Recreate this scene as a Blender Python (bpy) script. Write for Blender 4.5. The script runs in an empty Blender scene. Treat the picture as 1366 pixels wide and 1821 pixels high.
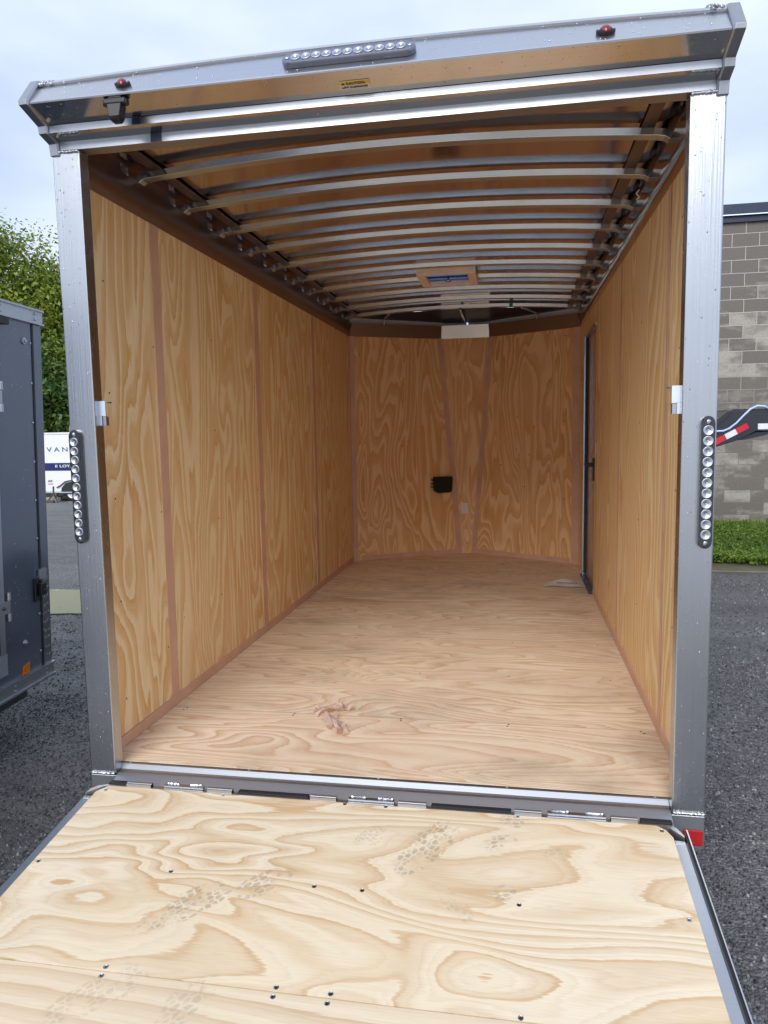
import bpy, math, random
import numpy as np
from mathutils import Vector, Matrix
R = math.radians
random.seed(7); rng = np.random.default_rng(7)
S = bpy.context.scene
# ------------------------------------------------------------------ camera
CAM = Vector((0.4698, -2.3509, 1.2216))
YAW, PIT, ROL = 0.1775, 0.1071, -0.0174
f = Vector((-math.sin(YAW)*math.cos(PIT), math.cos(YAW)*math.cos(PIT), -math.sin(PIT)))
r0 = Vector((math.cos(YAW), math.sin(YAW), 0)); u0 = r0.cross(f)
rr = r0*math.cos(ROL)+u0*math.sin(ROL); uu = u0*math.cos(ROL)-r0*math.sin(ROL)
cd = bpy.data.cameras.new('camera'); cam = bpy.data.objects.new('camera', cd); S.collection.objects.link(cam)
m = Matrix((rr, uu, -f)).transposed().to_4x4(); m.translation = CAM; cam.matrix_world = m
cd.sensor_fit = 'HORIZONTAL'; cd.sensor_width = 36; cd.lens = 36*1304.99/1366; cd.clip_start = .05; cd.clip_end = 1000
S.camera = cam
# ------------------------------------------------------------------ world and sun
SUN_EL, SUN_AZ = R(35), R(188)     # azimuth measured clockwise from +Y: behind the viewer, to the left
wd = bpy.data.worlds.new("World"); S.world = wd; wd.use_nodes = True
nt = wd.node_tree; nt.nodes.clear(); N = nt.nodes.new; LK = nt.links.new
out = N('ShaderNodeOutputWorld'); mix = N('ShaderNodeMixShader'); b1 = N('ShaderNodeBackground'); b2 = N('ShaderNodeBackground')
sky = N('ShaderNodeTexSky'); sky.sky_type = 'NISHITA'; sky.sun_disc = False; sky.sun_elevation = SUN_EL; sky.sun_rotation = SUN_AZ
LK(sky.outputs[0], b1.inputs[0]); b1.inputs[1].default_value = 0.10
tc = N('ShaderNodeTexCoord'); mp = N('ShaderNodeMapping'); mp.inputs['Scale'].default_value = (1.3, 1.3, 3.2); mp.inputs['Location'].default_value = (.35, .2, .1)
no = N('ShaderNodeTexNoise'); no.inputs['Scale'].default_value = 1.6; no.inputs['Detail'].default_value = 5; no.inputs['Roughness'].default_value = .5
cr = N('ShaderNodeValToRGB'); cr.color_ramp.elements[0].position = .36; cr.color_ramp.elements[0].color = (.41, .50, .73, 1)
cr.color_ramp.elements[1].position = .62; cr.color_ramp.elements[1].color = (.62, .69, .77, 1)
LK(tc.outputs['Generated'], mp.inputs[0]); LK(mp.outputs[0], no.inputs['Vector']); LK(no.outputs[0], cr.inputs[0]); LK(cr.outputs[0], b2.inputs[0]); b2.inputs[1].default_value = 1.0
mix.inputs[0].default_value = .93; LK(b1.outputs[0], mix.inputs[1]); LK(b2.outputs[0], mix.inputs[2]); LK(mix.outputs[0], out.inputs[0])
sd = bpy.data.lights.new('sun', 'SUN'); sd.energy = 1.75; sd.angle = R(40); sd.color = (1, .96, .90)
so = bpy.data.objects.new('sun', sd); S.collection.objects.link(so)
dv = Vector((math.sin(SUN_AZ)*math.cos(SUN_EL), math.cos(SUN_AZ)*math.cos(SUN_EL), math.sin(SUN_EL)))
so.rotation_euler = dv.to_track_quat('Z', 'Y').to_euler(); so.location = (0, 0, 30)
S.view_settings.view_transform = 'Standard'; S.view_settings.look = 'None'; S.view_settings.gamma = 1; S.view_settings.exposure = 0.60
S.cycles.max_bounces = 14; S.cycles.diffuse_bounces = 8; S.cycles.glossy_bounces = 6; S.cycles.transparent_max_bounces = 12
S.cycles.caustics_reflective = True

# ------------------------------------------------------------------ materials
class NT:
    def __init__(s, name):
        s.m = bpy.data.materials.new(name); s.m.use_nodes = True; s.t = s.m.node_tree
        s.b = s.t.nodes['Principled BSDF']
    def n(s, typ, **k):
        x = s.t.nodes.new('ShaderNode'+typ)
        for a, v in k.items():
            if a in x.bl_rna.properties: setattr(x, a, v)
            else: x.inputs[a.replace('_', ' ')].default_value = v
        return x
    def l(s, a, b): s.t.links.new(a, b)
    def math(s, op, a, b=None, clamp=False):
        x = s.t.nodes.new('ShaderNodeMath'); x.operation = op; x.use_clamp = clamp
        for i, v in enumerate((a, b)):
            if v is None: continue
            if isinstance(v, (int, float)): x.inputs[i].default_value = v
            else: s.l(v, x.inputs[i])
        return x.outputs[0]
    def mixc(s, fac, a, b, blend='MIX'):
        x = s.t.nodes.new('ShaderNodeMix'); x.data_type = 'RGBA'; x.blend_type = blend
        for i, v in ((0, fac), (6, a), (7, b)):
            if isinstance(v, (int, float)): x.inputs[i].default_value = v
            elif isinstance(v, tuple): x.inputs[i].default_value = (*v, 1) if len(v) == 3 else v
            else: s.l(v, x.inputs[i])
        return x.outputs[2]
    def ramp(s, fac, stops):
        x = s.t.nodes.new('ShaderNodeValToRGB'); e = x.color_ramp.elements
        while len(e) < len(stops): e.new(.5)
        for i, (p, c) in enumerate(stops):
            e[i].position = p; e[i].color = (c, c, c, 1) if isinstance(c, (int, float)) else (*c, 1)
        s.l(fac, x.inputs[0]); return x.outputs[0]
    def noise(s, vec, scale, detail=3, rough=.5, dist=0):
        x = s.n('TexNoise', Scale=scale, Detail=detail, Roughness=rough, Distortion=dist); s.l(vec, x.inputs['Vector']); return x.outputs[0]
    def obj(s): return s.n('TexCoord').outputs['Object']
    def map(s, vec, scale, loc=(0, 0, 0), rot=(0, 0, 0)):
        x = s.n('Mapping'); x.inputs['Scale'].default_value = scale; x.inputs['Location'].default_value = loc; x.inputs['Rotation'].default_value = rot
        s.l(vec, x.inputs[0]); return x.outputs[0]
    def bump(s, h, strength, dist, prev=None):
        x = s.n('Bump', Strength=strength, Distance=dist); s.l(h, x.inputs['Height'])
        if prev is not None: s.l(prev, x.inputs['Normal'])
        return x.outputs[0]
    def set(s, **k):
        for a, v in k.items():
            i = s.b.inputs[a.replace('_', ' ')]
            if hasattr(v, 'is_linked'): s.l(v, i)
            elif isinstance(v, tuple): i.default_value = (*v, 1)
            else: i.default_value = v
        return s.m

def plain(name, col, rough=.5, metal=0, var=.12, scale=12, bump=0, **k):
    t = NT(name); o = t.obj()
    n = t.noise(o, scale, 4, .6)
    c = t.mixc(t.ramp(n, [(.3, 0.), (.7, 1.)]), tuple(x*(1-var) for x in col), tuple(min(1, x*(1+var)) for x in col))
    t.set(Base_Color=c, Roughness=rough, Metallic=metal)
    if bump: t.set(Normal=t.bump(t.noise(o, scale*4, 3), bump, .004))
    t.set(**k)
    return t.m

def alum(name, col=(.72, .73, .75), rough=.25, brush=(60, 60, 1.5), drops=0, dropscale=60, wave=0, var=.06, bstr=.25):
    t = NT(name); o = t.obj()
    n = t.noise(t.map(o, brush), 3, 3, .6)
    n2 = t.noise(o, 3.0, 4, .6)
    c = t.mixc(n, tuple(x*(1-var) for x in col), tuple(min(1, x*(1+var)) for x in col))
    c = t.mixc(t.ramp(n2, [(.45, 0.), (.75, .35)]), c, tuple(x*.8 for x in col))
    rg = t.math('ADD', t.math('MULTIPLY', n2, .14), rough-.07)
    nb = t.bump(n, bstr, .0006)
    if wave:
        nb = t.bump(t.noise(t.map(o, (1, 1, 1)), wave, 2, .4), .6, .006, nb)
    if drops:
        v = t.n('TexVoronoi', Scale=dropscale, feature='F1'); t.l(o, v.inputs['Vector']); v.inputs['Randomness'].default_value = 1
        sep = t.n('SeparateColor'); t.l(v.outputs['Color'], sep.inputs[0])
        on = t.math('GREATER_THAN', sep.outputs[0], 1-drops)
        rad = t.math('ADD', t.math('MULTIPLY', sep.outputs[1], .13), .05)
        h = t.math('SUBTRACT', 1, t.math('DIVIDE', v.outputs['Distance'], rad), True)
        h = t.math('MULTIPLY', t.math('POWER', h, .5), on)
        nb = t.bump(h, 1.0, .004, nb)
        c = t.mixc(t.math('MULTIPLY', t.math('GREATER_THAN', h, .05), .35), c, (.95, .96, 1))
    return t.set(Base_Color=c, Roughness=rg, Metallic=1.0, Normal=nb)

def wood(name, along, across, la=(.80, .66, .46), da=(.60, .41, .245), K=7., lin=1.0, sa=.55, sc=2.0, seed=0., rough=.6, prints=None, knots=.0, dirt=0., pink=0., fib=1., prof=((0, .0), (.25, .0), (.50, .22), (.80, .42), (.885, 1.), (.945, .9), (.97, .08), (1, 0.)), jag=.32, sheet=None, lo=.7, seam=False):
    t = NT(name); o = t.obj(); sp = t.n('SeparateXYZ'); t.l(o, sp.inputs[0])
    ax = {'x': 0, 'y': 1, 'z': 2}
    A = sp.outputs[ax[along]]; C = sp.outputs[ax[across]]
    so_ = None
    if sheet is not None:
        so_ = t.math('MULTIPLY', t.math('FLOOR', t.math('DIVIDE', t.math('ADD', sp.outputs[1], sheet), 1.235)), 3.73)
    def vec(a, c, z):
        x = t.n('CombineXYZ'); t.l(t.math('MULTIPLY', A, a), x.inputs[0]); t.l(t.math('MULTIPLY', C, c), x.inputs[1]); x.inputs[2].default_value = z
        if so_ is not None: t.l(t.math('ADD', so_, z), x.inputs[2])
        return x.outputs[0]
    n1 = t.noise(vec(sa, sc, seed), 1.3, 2.2, .45, .5)
    n2 = t.noise(vec(sa*3.2, sc*3.2, seed+5), 1.3, 3, .5)
    fz = t.noise(vec(3.2, 170, seed+9), 1, 3, .7)
    fz2 = t.noise(vec(14, 420, seed+3), 1, 2, .6)
    h = t.math('ADD', t.math('MULTIPLY', n1, K), t.math('MULTIPLY', C, lin))
    h = t.math('ADD', h, t.math('MULTIPLY', n2, .55))
    h = t.math('ADD', h, t.math('MULTIPLY', fz, jag))
    fr = t.math('FRACT', h)
    band = t.ramp(fr, list(prof))
    h2 = t.math('FRACT', t.math('MULTIPLY', h, 3.1))
    band2 = t.math('MULTIPLY', t.ramp(h2, [(0, 0.), (.6, .25), (.93, 1.), (1, 0.)]), .22)
    amt = t.math('MULTIPLY', t.ramp(t.noise(vec(.8, 3, seed+20), 1, 2), [(.3, lo), (.65, 1.)]), band)
    fac = t.math('ADD', amt, band2, True)
    c = t.mixc(fac, la, da)
    fl = t.math('MULTIPLY', t.ramp(fz2, [(.35, 1.), (.6, 0.)]), .22*fib)
    c = t.mixc(fl, c, tuple(x*.72 for x in da))
    tint = t.ramp(t.noise(vec(1.1, 2.2, seed+31), 1, 3), [(.35, 0.), (.7, 1.)])
    c = t.mixc(t.math('MULTIPLY', tint, .30), c, (la[0]*.93, la[1]*.80, la[2]*.66))
    if pink:
        c = t.mixc(t.math('MULTIPLY', t.ramp(t.noise(vec(1.5, 3.1, seed+40), 1, 2), [(.4, 0.), (.6, 1.)]), pink), c, (.62, .40, .29))
    if dirt:
        dn = t.math('MULTIPLY', t.ramp(t.noise(vec(1.4, 2.2, seed+50), 1.3, 5, .65), [(.50, 0.), (.72, 1.)]), dirt)
        c = t.mixc(dn, c, (.20, .15, .11))
    if seam:
        q = t.math('ABSOLUTE', t.math('SUBTRACT', t.math('FRACT', t.math('ADD', t.math('DIVIDE', t.math('ADD', sp.outputs[1], sheet), 1.235), .5)), .5))
        c = t.mixc(t.math('MULTIPLY', t.math('LESS_THAN', q, .0011), .7), c, (.12, .08, .05))
    # small resin flecks and pin knots
    v = t.n('TexVoronoi', Scale=5.0); t.l(vec(.9, 2.2, seed+60), v.inputs['Vector'])
    sv = t.n('SeparateColor'); t.l(v.outputs['Color'], sv.inputs[0])
    kn = t.math('MULTIPLY', t.math('LESS_THAN', v.outputs['Distance'], .035), t.math('GREATER_THAN', sv.outputs[0], 1-max(knots, .001)))
    c = t.mixc(t.math('MULTIPLY', kn, .8), c, (.12, .06, .03))
    if prints:
        # dusty shoe prints: lug shaped cells inside oval soles, each with a place of its own on the board
        tot = None
        for (px, py, ang, lx, ly, sc_, st) in prints:
            mpn = t.map(o, (1, 1, 1), (0, 0, 0), (0, 0, 0))
            x0 = t.n('VectorMath', operation='SUBTRACT'); t.l(o, x0.inputs[0]); x0.inputs[1].default_value = (px, py, 0)
            rt = t.n('VectorRotate'); rt.rotation_type = 'Z_AXIS'; t.l(x0.outputs[0], rt.inputs['Vector']); rt.inputs['Angle'].default_value = -ang
            s3 = t.n('SeparateXYZ'); t.l(rt.outputs[0], s3.inputs[0])
            ex = t.math('POWER', t.math('DIVIDE', t.math('ABSOLUTE', s3.outputs[0]), lx), 2.6); ey = t.math('POWER', t.math('DIVIDE', t.math('ABSOLUTE', s3.outputs[1]), ly), 2.2)
            inside = t.math('SUBTRACT', 1, t.math('ADD', ex, ey), True)
            fl2 = t.n('CombineXYZ'); t.l(s3.outputs[0], fl2.inputs[0]); t.l(t.math('MULTIPLY', s3.outputs[1], 1.5), fl2.inputs[1])
            vv = t.n('TexVoronoi', Scale=sc_, feature='DISTANCE_TO_EDGE'); t.l(fl2.outputs[0], vv.inputs['Vector']); vv.inputs['Randomness'].default_value = .55
            lug = t.ramp(vv.outputs['Distance'], [(.05, 0.), (.20, .9), (.30, 1.)])
            patch = t.ramp(t.noise(o, 22+px*3, 2), [(.40, 0.), (.55, 1.)])
            mk = t.math('MULTIPLY', t.math('MULTIPLY', t.math('MULTIPLY', t.ramp(inside, [(0, 0.), (.25, 1.)]), lug), patch), st)
            tot = mk if tot is None else t.math('MAXIMUM', tot, mk)
        c = t.mixc(tot, c, (.36, .30, .215))
        gr = t.math('MULTIPLY', t.ramp(t.noise(o, 3.1, 5, .7), [(.5, 0.), (.75, 1.)]), .16)
        c = t.mixc(gr, c, (.45, .40, .32))
    nb = t.bump(t.math('ADD', t.math('MULTIPLY', fac, -.5), fz2), .25, .0008)
    return t.set(Base_Color=c, Roughness=rough, Normal=nb, Specular_IOR_Level=.25)

PR = [(-.43, -.57, 0.75, .15, .055, 46, .62), (-.24, -.46, .72, .09, .045, 40, .55), (.21, -.25, 1.05, .15, .06, 40, .62),
      (.43, -.21, .3, .06, .035, 42, .6), (.47, -.10, .1, .05, .04, 42, .55), (.03, -.23, .9, .06, .04, 70, .35), (.44, -.41, .5, .04, .03, 42, .5),
      (-.52, -.86, .7, .13, .05, 44, .3), (-.30, -.86, .9, .08, .05, 38, .38), (.31, -.47, -.9, .08, .03, 50, .3), (.60, -.24, .4, .05, .03, 42, .3)]
M = {}
M['ply_ramp'] = wood('plywood_pale', 'x', 'y', la=(.83, .735, .56), da=(.60, .395, .21), prof=((0, .0), (.32, .0), (.48, .30), (.80, .60), (.89, 1.), (.95, .95), (.972, .05), (1, 0.)), lo=.55, K=17, lin=7.0, sa=.70, sc=2.1, seed=2.3, prints=PR, fib=.6)
M['ply_ramp2'] = wood('plywood_pale_second_sheet', 'x', 'y', la=(.80, .70, .53), da=(.60, .43, .28), lo=.5, prof=((0, .0), (.32, .0), (.48, .30), (.80, .60), (.89, 1.), (.95, .95), (.972, .05), (1, 0.)), K=6, lin=19, sa=.35, sc=2.0, seed=7.7, prints=[PR[7], PR[8]], fib=.6)
M['ply_floor'] = wood('plywood_floor', 'x', 'y', la=(.95, .83, .66), da=(.68, .44, .27), prof=((0, .0), (.32, .0), (.48, .30), (.80, .60), (.89, 1.), (.95, .95), (.972, .05), (1, 0.)), sheet=.63, seam=True, lo=.6, jag=.45, K=17, lin=5, sa=.62, sc=2.6, seed=11.2, dirt=.35, pink=.25, knots=.1, rough=.55, fib=1.1)
M['ply_left'] = wood('plywood_left_wall', 'z', 'y', la=(.98, .82, .53), da=(.76, .445, .165), sheet=.603, prof=((0, .0), (.30, .02), (.38, .55), (.70, .75), (.90, 1.), (.955, .95), (.975, .05), (1, 0.)), jag=.5, K=17, lin=4, sa=.42, sc=2.3, seed=21.4, knots=.25)
M['ply_right'] = wood('plywood_right_wall', 'z', 'y', la=(.97, .79, .50), da=(.76, .46, .185), sheet=.66, prof=((0, .0), (.30, .02), (.38, .55), (.70, .75), (.90, 1.), (.955, .95), (.975, .05), (1, 0.)), jag=.5, K=12, lin=16, sa=.4, sc=1.8, seed=33.1, knots=.15)
M['ply_nose'] = wood('plywood_nose_wall', 'z', 'x', la=(.97, .70, .40), da=(.72, .38, .14), prof=((0, .0), (.30, .02), (.38, .55), (.70, .75), (.90, 1.), (.955, .95), (.975, .05), (1, 0.)), jag=.5, K=14, lin=6, sa=.62, sc=3.2, seed=45.9, knots=.3)
M['trim'] = plain('brown_joint_strip', (.68, .425, .30), .55, var=.10, scale=6)
M['post'] = alum('brushed_aluminium_post', rough=.27, brush=(70, 70, .6), drops=.4, dropscale=75, col=(.50, .52, .555), var=.12, bstr=.5)
M['header'] = alum('aluminium_header', rough=.30, brush=(.6, 70, 70), drops=.35, dropscale=85, col=(.60, .61, .64))
M['polish'] = alum('polished_aluminium_sheet', rough=.13, brush=(2, 60, 60), drops=.28, dropscale=60, col=(.66, .64, .62), bstr=.08)
M['sill'] = alum('aluminium_sill', rough=.40, brush=(.8, 60, 60), col=(.50, .52, .56))
M['bow'] = alum('roof_bow_metal', rough=.22, brush=(.8, 60, 60), col=(.62, .78, .95), bstr=.1)
M['roof'] = alum('mirror_roof_sheet', rough=.11, brush=(.8, 20, 20), col=(.62, .56, .55), wave=1.2, bstr=.08)
M['cove'] = alum('reflection_brown_cove', rough=.40, brush=(10, .8, 10), col=(.27, .205, .185), bstr=.06)  # dark brown base colour stands in for wood mirrored in the metal
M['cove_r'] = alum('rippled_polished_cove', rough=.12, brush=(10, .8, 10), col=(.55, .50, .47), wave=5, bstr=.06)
M['white_al'] = alum('pale_aluminium_plate', rough=.45, brush=(4, 4, 4), col=(.85, .83, .78))
M['zinc'] = alum('zinc_plated_steel', rough=.4, brush=(9, 9, 9), col=(.70, .78, .88))
M['weld'] = alum('weld_bead', rough=.38, brush=(90, 90, 90), col=(.62, .63, .66), bstr=.9)
M['darkmetal'] = plain('dark_metal_edge', (.10, .10, .11), .45, .6)
M['black'] = plain('black_plastic', (.012, .012, .014), .35)
M['rubber'] = plain('black_rubber', (.02, .02, .022), .6)
M['red'] = plain('red_lens', (.42, .01, .012), .12, Coat_Weight=.6)
M['dkred'] = plain('dark_red_lens', (.20, .006, .012), .10, Coat_Weight=.6)
M['amber'] = plain('amber_reflector', (.75, .20, .01), .2)
M['lamp'] = alum('chromed_lens_bowl', rough=.42, brush=(40, 40, 40), col=(.50, .53, .60))
M['lampblue'] = plain('clear_lamp_base', (.17, .18, .23), .2, .4, Coat_Weight=.5)
M['screw'] = alum('screw_head', rough=.3, brush=(90, 90, 90), col=(.45, .5, .55))
M['hole'] = plain('dark_nail_head', (.03, .02, .015), .5)
M['white'] = plain('white_paint', (.80, .81, .82), .35, var=.03)
M['whitep'] = plain('white_plastic', (.75, .73, .70), .4, var=.03)
M['yellow'] = plain('yellow_sticker', (.80, .50, .03), .4, var=.04)
M['ink'] = plain('black_ink', (.02, .02, .02), .5)
M['navy'] = plain('navy_stripe', (.012, .02, .12), .35, var=.05)
M['slate'] = plain('slate_blue_letters', (.06, .13, .25), .4)
M['green'] = plain('green_tape', (.0, .30, .13), .5)
M['vent'] = plain('vent_frame', (.95, .78, .66), .5)
M['lid'] = plain('smoked_blue_vent_lid', (.02, .05, .12), .12)
def mat_lid():
    t = NT('smoked_blue_lid'); t.set(Base_Color=(.02, .06, .14), Roughness=.15)
    tr = t.n('BsdfTranslucent'); tr.inputs[0].default_value = (.30, .50, .80, 1); mx = t.n('MixShader'); mx.inputs[0].default_value = .6
    t.l(t.b.outputs[0], mx.inputs[1]); t.l(tr.outputs[0], mx.inputs[2]); t.l(mx.outputs[0], t.t.nodes['Material Output'].inputs[0]); return t.m
M['lid'] = mat_lid()
M['nosedark'] = plain('dark_nose_sheet', (.05, .05, .08), .4, .7)
M['tyre'] = plain('tyre_rubber', (.022, .022, .024), .8, bump=.4)
M['rim'] = alum('wheel_rim', rough=.25, brush=(9, 9, 9), col=(.75, .75, .76))
M['bark'] = plain('bark', (.10, .075, .055), .9, bump=.8, scale=6)
M['timber'] = plain('timber_block', (.28, .15, .08), .8)
M['goose'] = plain('black_trailer_paint', (.012, .014, .022), .3, Coat_Weight=.4)
M['hose'] = plain('pale_blue_hose', (.45, .60, .85), .35)
M['tape_r'] = plain('red_reflective_tape', (.55, .015, .03), .35)
M['tape_w'] = plain('white_reflective_tape', (.75, .78, .85), .35)
M['flash'] = plain('dark_metal_flashing', (.03, .04, .07), .35, .3)

def mat_grey():
    t = NT('wet_dark_grey_paint'); o = t.obj()
    n = t.noise(o, 2.0, 3); v = t.n('TexVoronoi', Scale=45.0); t.l(o, v.inputs['Vector'])
    sp = t.n('SeparateColor'); t.l(v.outputs['Color'], sp.inputs[0])
    h = t.math('MULTIPLY', t.math('LESS_THAN', v.outputs['Distance'], .14), t.math('GREATER_THAN', sp.outputs[0], .7))
    c = t.mixc(n, (.095, .12, .17), (.125, .155, .205))
    c = t.mixc(t.math('MULTIPLY', h, .3), c, (.4, .45, .5))
    w = t.bump(t.noise(o, 1.4, 2), .35, .01)
    return t.set(Base_Color=c, Roughness=.24, Metallic=.35, Coat_Weight=.7, Coat_Roughness=.12, Normal=t.bump(h, .6, .003, w))
M['grey'] = mat_grey()
def mat_tread():
    t = NT('diamond_plate'); o = t.obj()
    v = t.n('TexVoronoi', Scale=38.0); t.l(t.map(o, (1, 1, .55)), v.inputs['Vector']); v.inputs['Randomness'].default_value = .25
    h = t.ramp(v.outputs['Distance'], [(.18, 1.), (.3, 0.)])
    return t.set(Base_Color=(.33, .33, .35), Roughness=.3, Metallic=.9, Normal=t.bump(h, 1, .006))
M['tread'] = mat_tread()
def mat_ground():
    t = NT('wet_dark_gravel'); o = t.obj()
    v = t.n('TexVoronoi', Scale=75.0); t.l(o, v.inputs['Vector'])
    v2 = t.n('TexVoronoi', Scale=170.0); t.l(o, v2.inputs['Vector'])
    s1 = t.n('SeparateColor'); t.l(v.outputs['Color'], s1.inputs[0])
    n = t.noise(o, .55, 5, .6); n3 = t.noise(o, 7, 4, .6)
    stone = t.mixc(t.math('POWER', s1.outputs[0], 2.2), (.048, .047, .048), (.25, .246, .248))
    c = t.mixc(t.ramp(n, [(.35, 0.), (.65, .6)]), stone, (.20, .196, .198))
    c = t.mixc(t.ramp(t.noise(o, 1.7, 6, .7), [(.45, 0.), (.75, .35)]), c, (.24, .235, .235))
    c = t.mixc(t.ramp(t.noise(t.map(o, (.5, 2.2, 1), rot=(0, 0, .25)), 1.2, 5, .65), [(.42, 0.), (.62, .55)]), c, (.055, .053, .055))
    hh = t.math('ADD', t.math('SUBTRACT', 1, v.outputs['Distance']), t.math('MULTIPLY', v2.outputs['Distance'], -.35))
    nb = t.bump(hh, .9, .012); nb = t.bump(n3, .4, .02, nb)
    return t.set(Base_Color=c, Roughness=t.math('ADD', t.math('MULTIPLY', s1.outputs[1], .35), .32), Normal=nb, Specular_IOR_Level=.6)
M['ground'] = mat_ground()
def mat_chip():
    t = NT('gravel_chips'); g = t.n('NewGeometry')
    c = t.ramp(g.outputs['Random Per Island'], [(0, (.025, .025, .03)), (.5, (.055, .054, .058)), (.85, (.12, .12, .123)), (1, (.34, .33, .33))])
    return t.set(Base_Color=c, Roughness=.42, Specular_IOR_Level=.7)
M['chip'] = mat_chip()
def mat_cmu():
    t = NT('damp_concrete_block'); o = t.obj(); s = t.n('SeparateXYZ'); t.l(o, s.inputs[0])
    cv = t.n('CombineXYZ'); t.l(s.outputs[0], cv.inputs[0]); t.l(s.outputs[2], cv.inputs[1])
    w = t.n('VectorMath', operation='ADD'); wn = t.n('VectorMath', operation='SCALE'); wn.inputs['Scale'].default_value = .012
    nz = t.n('TexNoise', Scale=6.0, Detail=3.0); t.l(o, nz.inputs['Vector']); t.l(nz.outputs['Color'], wn.inputs[0]); t.l(cv.outputs[0], w.inputs[0]); t.l(wn.outputs[0], w.inputs[1])
    b = t.n('TexBrick', offset=.5, Scale=1.0); b.inputs['Brick Width'].default_value = .406; b.inputs['Row Height'].default_value = .203
    b.inputs['Mortar Size'].default_value = .006; b.inputs['Mortar Smooth'].default_value = .35; b.inputs['Bias'].default_value = .1
    b.inputs['Color1'].default_value = (.0, .0, .0, 1); b.inputs['Color2'].default_value = (1, 1, 1, 1); b.inputs['Mortar'].default_value = (.5, .5, .5, 1)
    t.l(w.outputs[0], b.inputs['Vector'])
    bs = t.n('SeparateColor'); t.l(b.outputs['Color'], bs.inputs[0])
    blot = t.noise(t.map(o, (1.6, 1, 3.2)), 1.5, 4, .6); fine = t.noise(o, 55, 3, .7)
    wet = t.math('ADD', t.math('MULTIPLY', bs.outputs[0], .42), t.math('MULTIPLY', blot, 1.15))
    hi = t.math('MULTIPLY', t.ramp(t.math('MULTIPLY', s.outputs[2], .2), [(.55, 0.), (.75, 1.)]), .28)
    wet = t.ramp(t.math('ADD', wet, hi), [(.58, 0.), (.88, 1.)])
    c = t.mixc(wet, (.40, .375, .33), (.17, .150, .132))
    c = t.mixc(t.math('MULTIPLY', t.ramp(fine, [(.35, 1.), (.6, 0.)]), .35), c, (.09, .08, .07))
    mort = t.mixc(t.ramp(t.math('MULTIPLY', s.outputs[2], .2), [(.25, 0.), (.5, 1.)]), (.20, .18, .16), (.50, .46, .43))
    c = t.mixc(b.outputs['Fac'], c, mort)
    nb = t.bump(t.math('SUBTRACT', 1, b.outputs['Fac']), .7, .006); nb = t.bump(fine, .5, .004, nb)
    return t.set(Base_Color=c, Roughness=.85, Normal=nb)
M['cmu'] = mat_cmu()
M['conc'] = plain('weathered_concrete', (.30, .285, .25), .8, var=.25, scale=7, bump=.5)
M['kerb'] = plain('wet_muddy_concrete', (.14, .125, .085), .45, var=.25, scale=5, bump=.3)
def mat_water():
    t = NT('muddy_water'); o = t.obj()
    v = t.n('TexVoronoi', Scale=3.5); t.l(o, v.inputs['Vector'])
    w = t.math('MULTIPLY', t.math('SINE', t.math('MULTIPLY', v.outputs['Distance'], 70)), t.ramp(v.outputs['Distance'], [(0, 1.), (.3, 0.)]))
    return t.set(Base_Color=(.42, .40, .30), Roughness=.08, Normal=t.bump(w, .25, .004))
M['water'] = mat_water()
def mat_leaf(name, a, b):
    t = NT(name); g = t.n('NewGeometry')
    c = t.ramp(g.outputs['Random Per Island'], [(0, a), (1, b)])
    t.set(Base_Color=c, Roughness=.5)
    tr = t.n('BsdfTranslucent'); t.l(c, tr.inputs[0]); mx = t.n('MixShader'); mx.inputs[0].default_value = .35
    t.l(t.b.outputs[0], mx.inputs[1]); t.l(tr.outputs[0], mx.inputs[2]); t.l(mx.outputs[0], t.t.nodes['Material Output'].inputs[0])
    return t.m
M['leaf'] = mat_leaf('yellow_green_leaves', (.09, .16, .012), (.34, .40, .045))
M['leaf2'] = mat_leaf('deep_green_leaves', (.035, .085, .015), (.12, .21, .035))
M['grass'] = mat_leaf('grass_blades', (.06, .14, .014), (.27, .38, .055))
def mat_film():
    t = NT('crumpled_clear_film'); o = t.obj()
    tr = t.n('BsdfTransparent'); tr.inputs[0].default_value = (.78, .60, .48, 1)
    t.set(Base_Color=(.75, .62, .54), Roughness=.12, Normal=t.bump(t.noise(o, 55, 3), .8, .01))
    mx = t.n('MixShader'); mx.inputs[0].default_value = .55; t.l(tr.outputs[0], mx.inputs[1]); t.l(t.b.outputs[0], mx.inputs[2])
    t.l(mx.outputs[0], t.t.nodes['Material Output'].inputs[0]); return t.m
M['film'] = mat_film()

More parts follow.
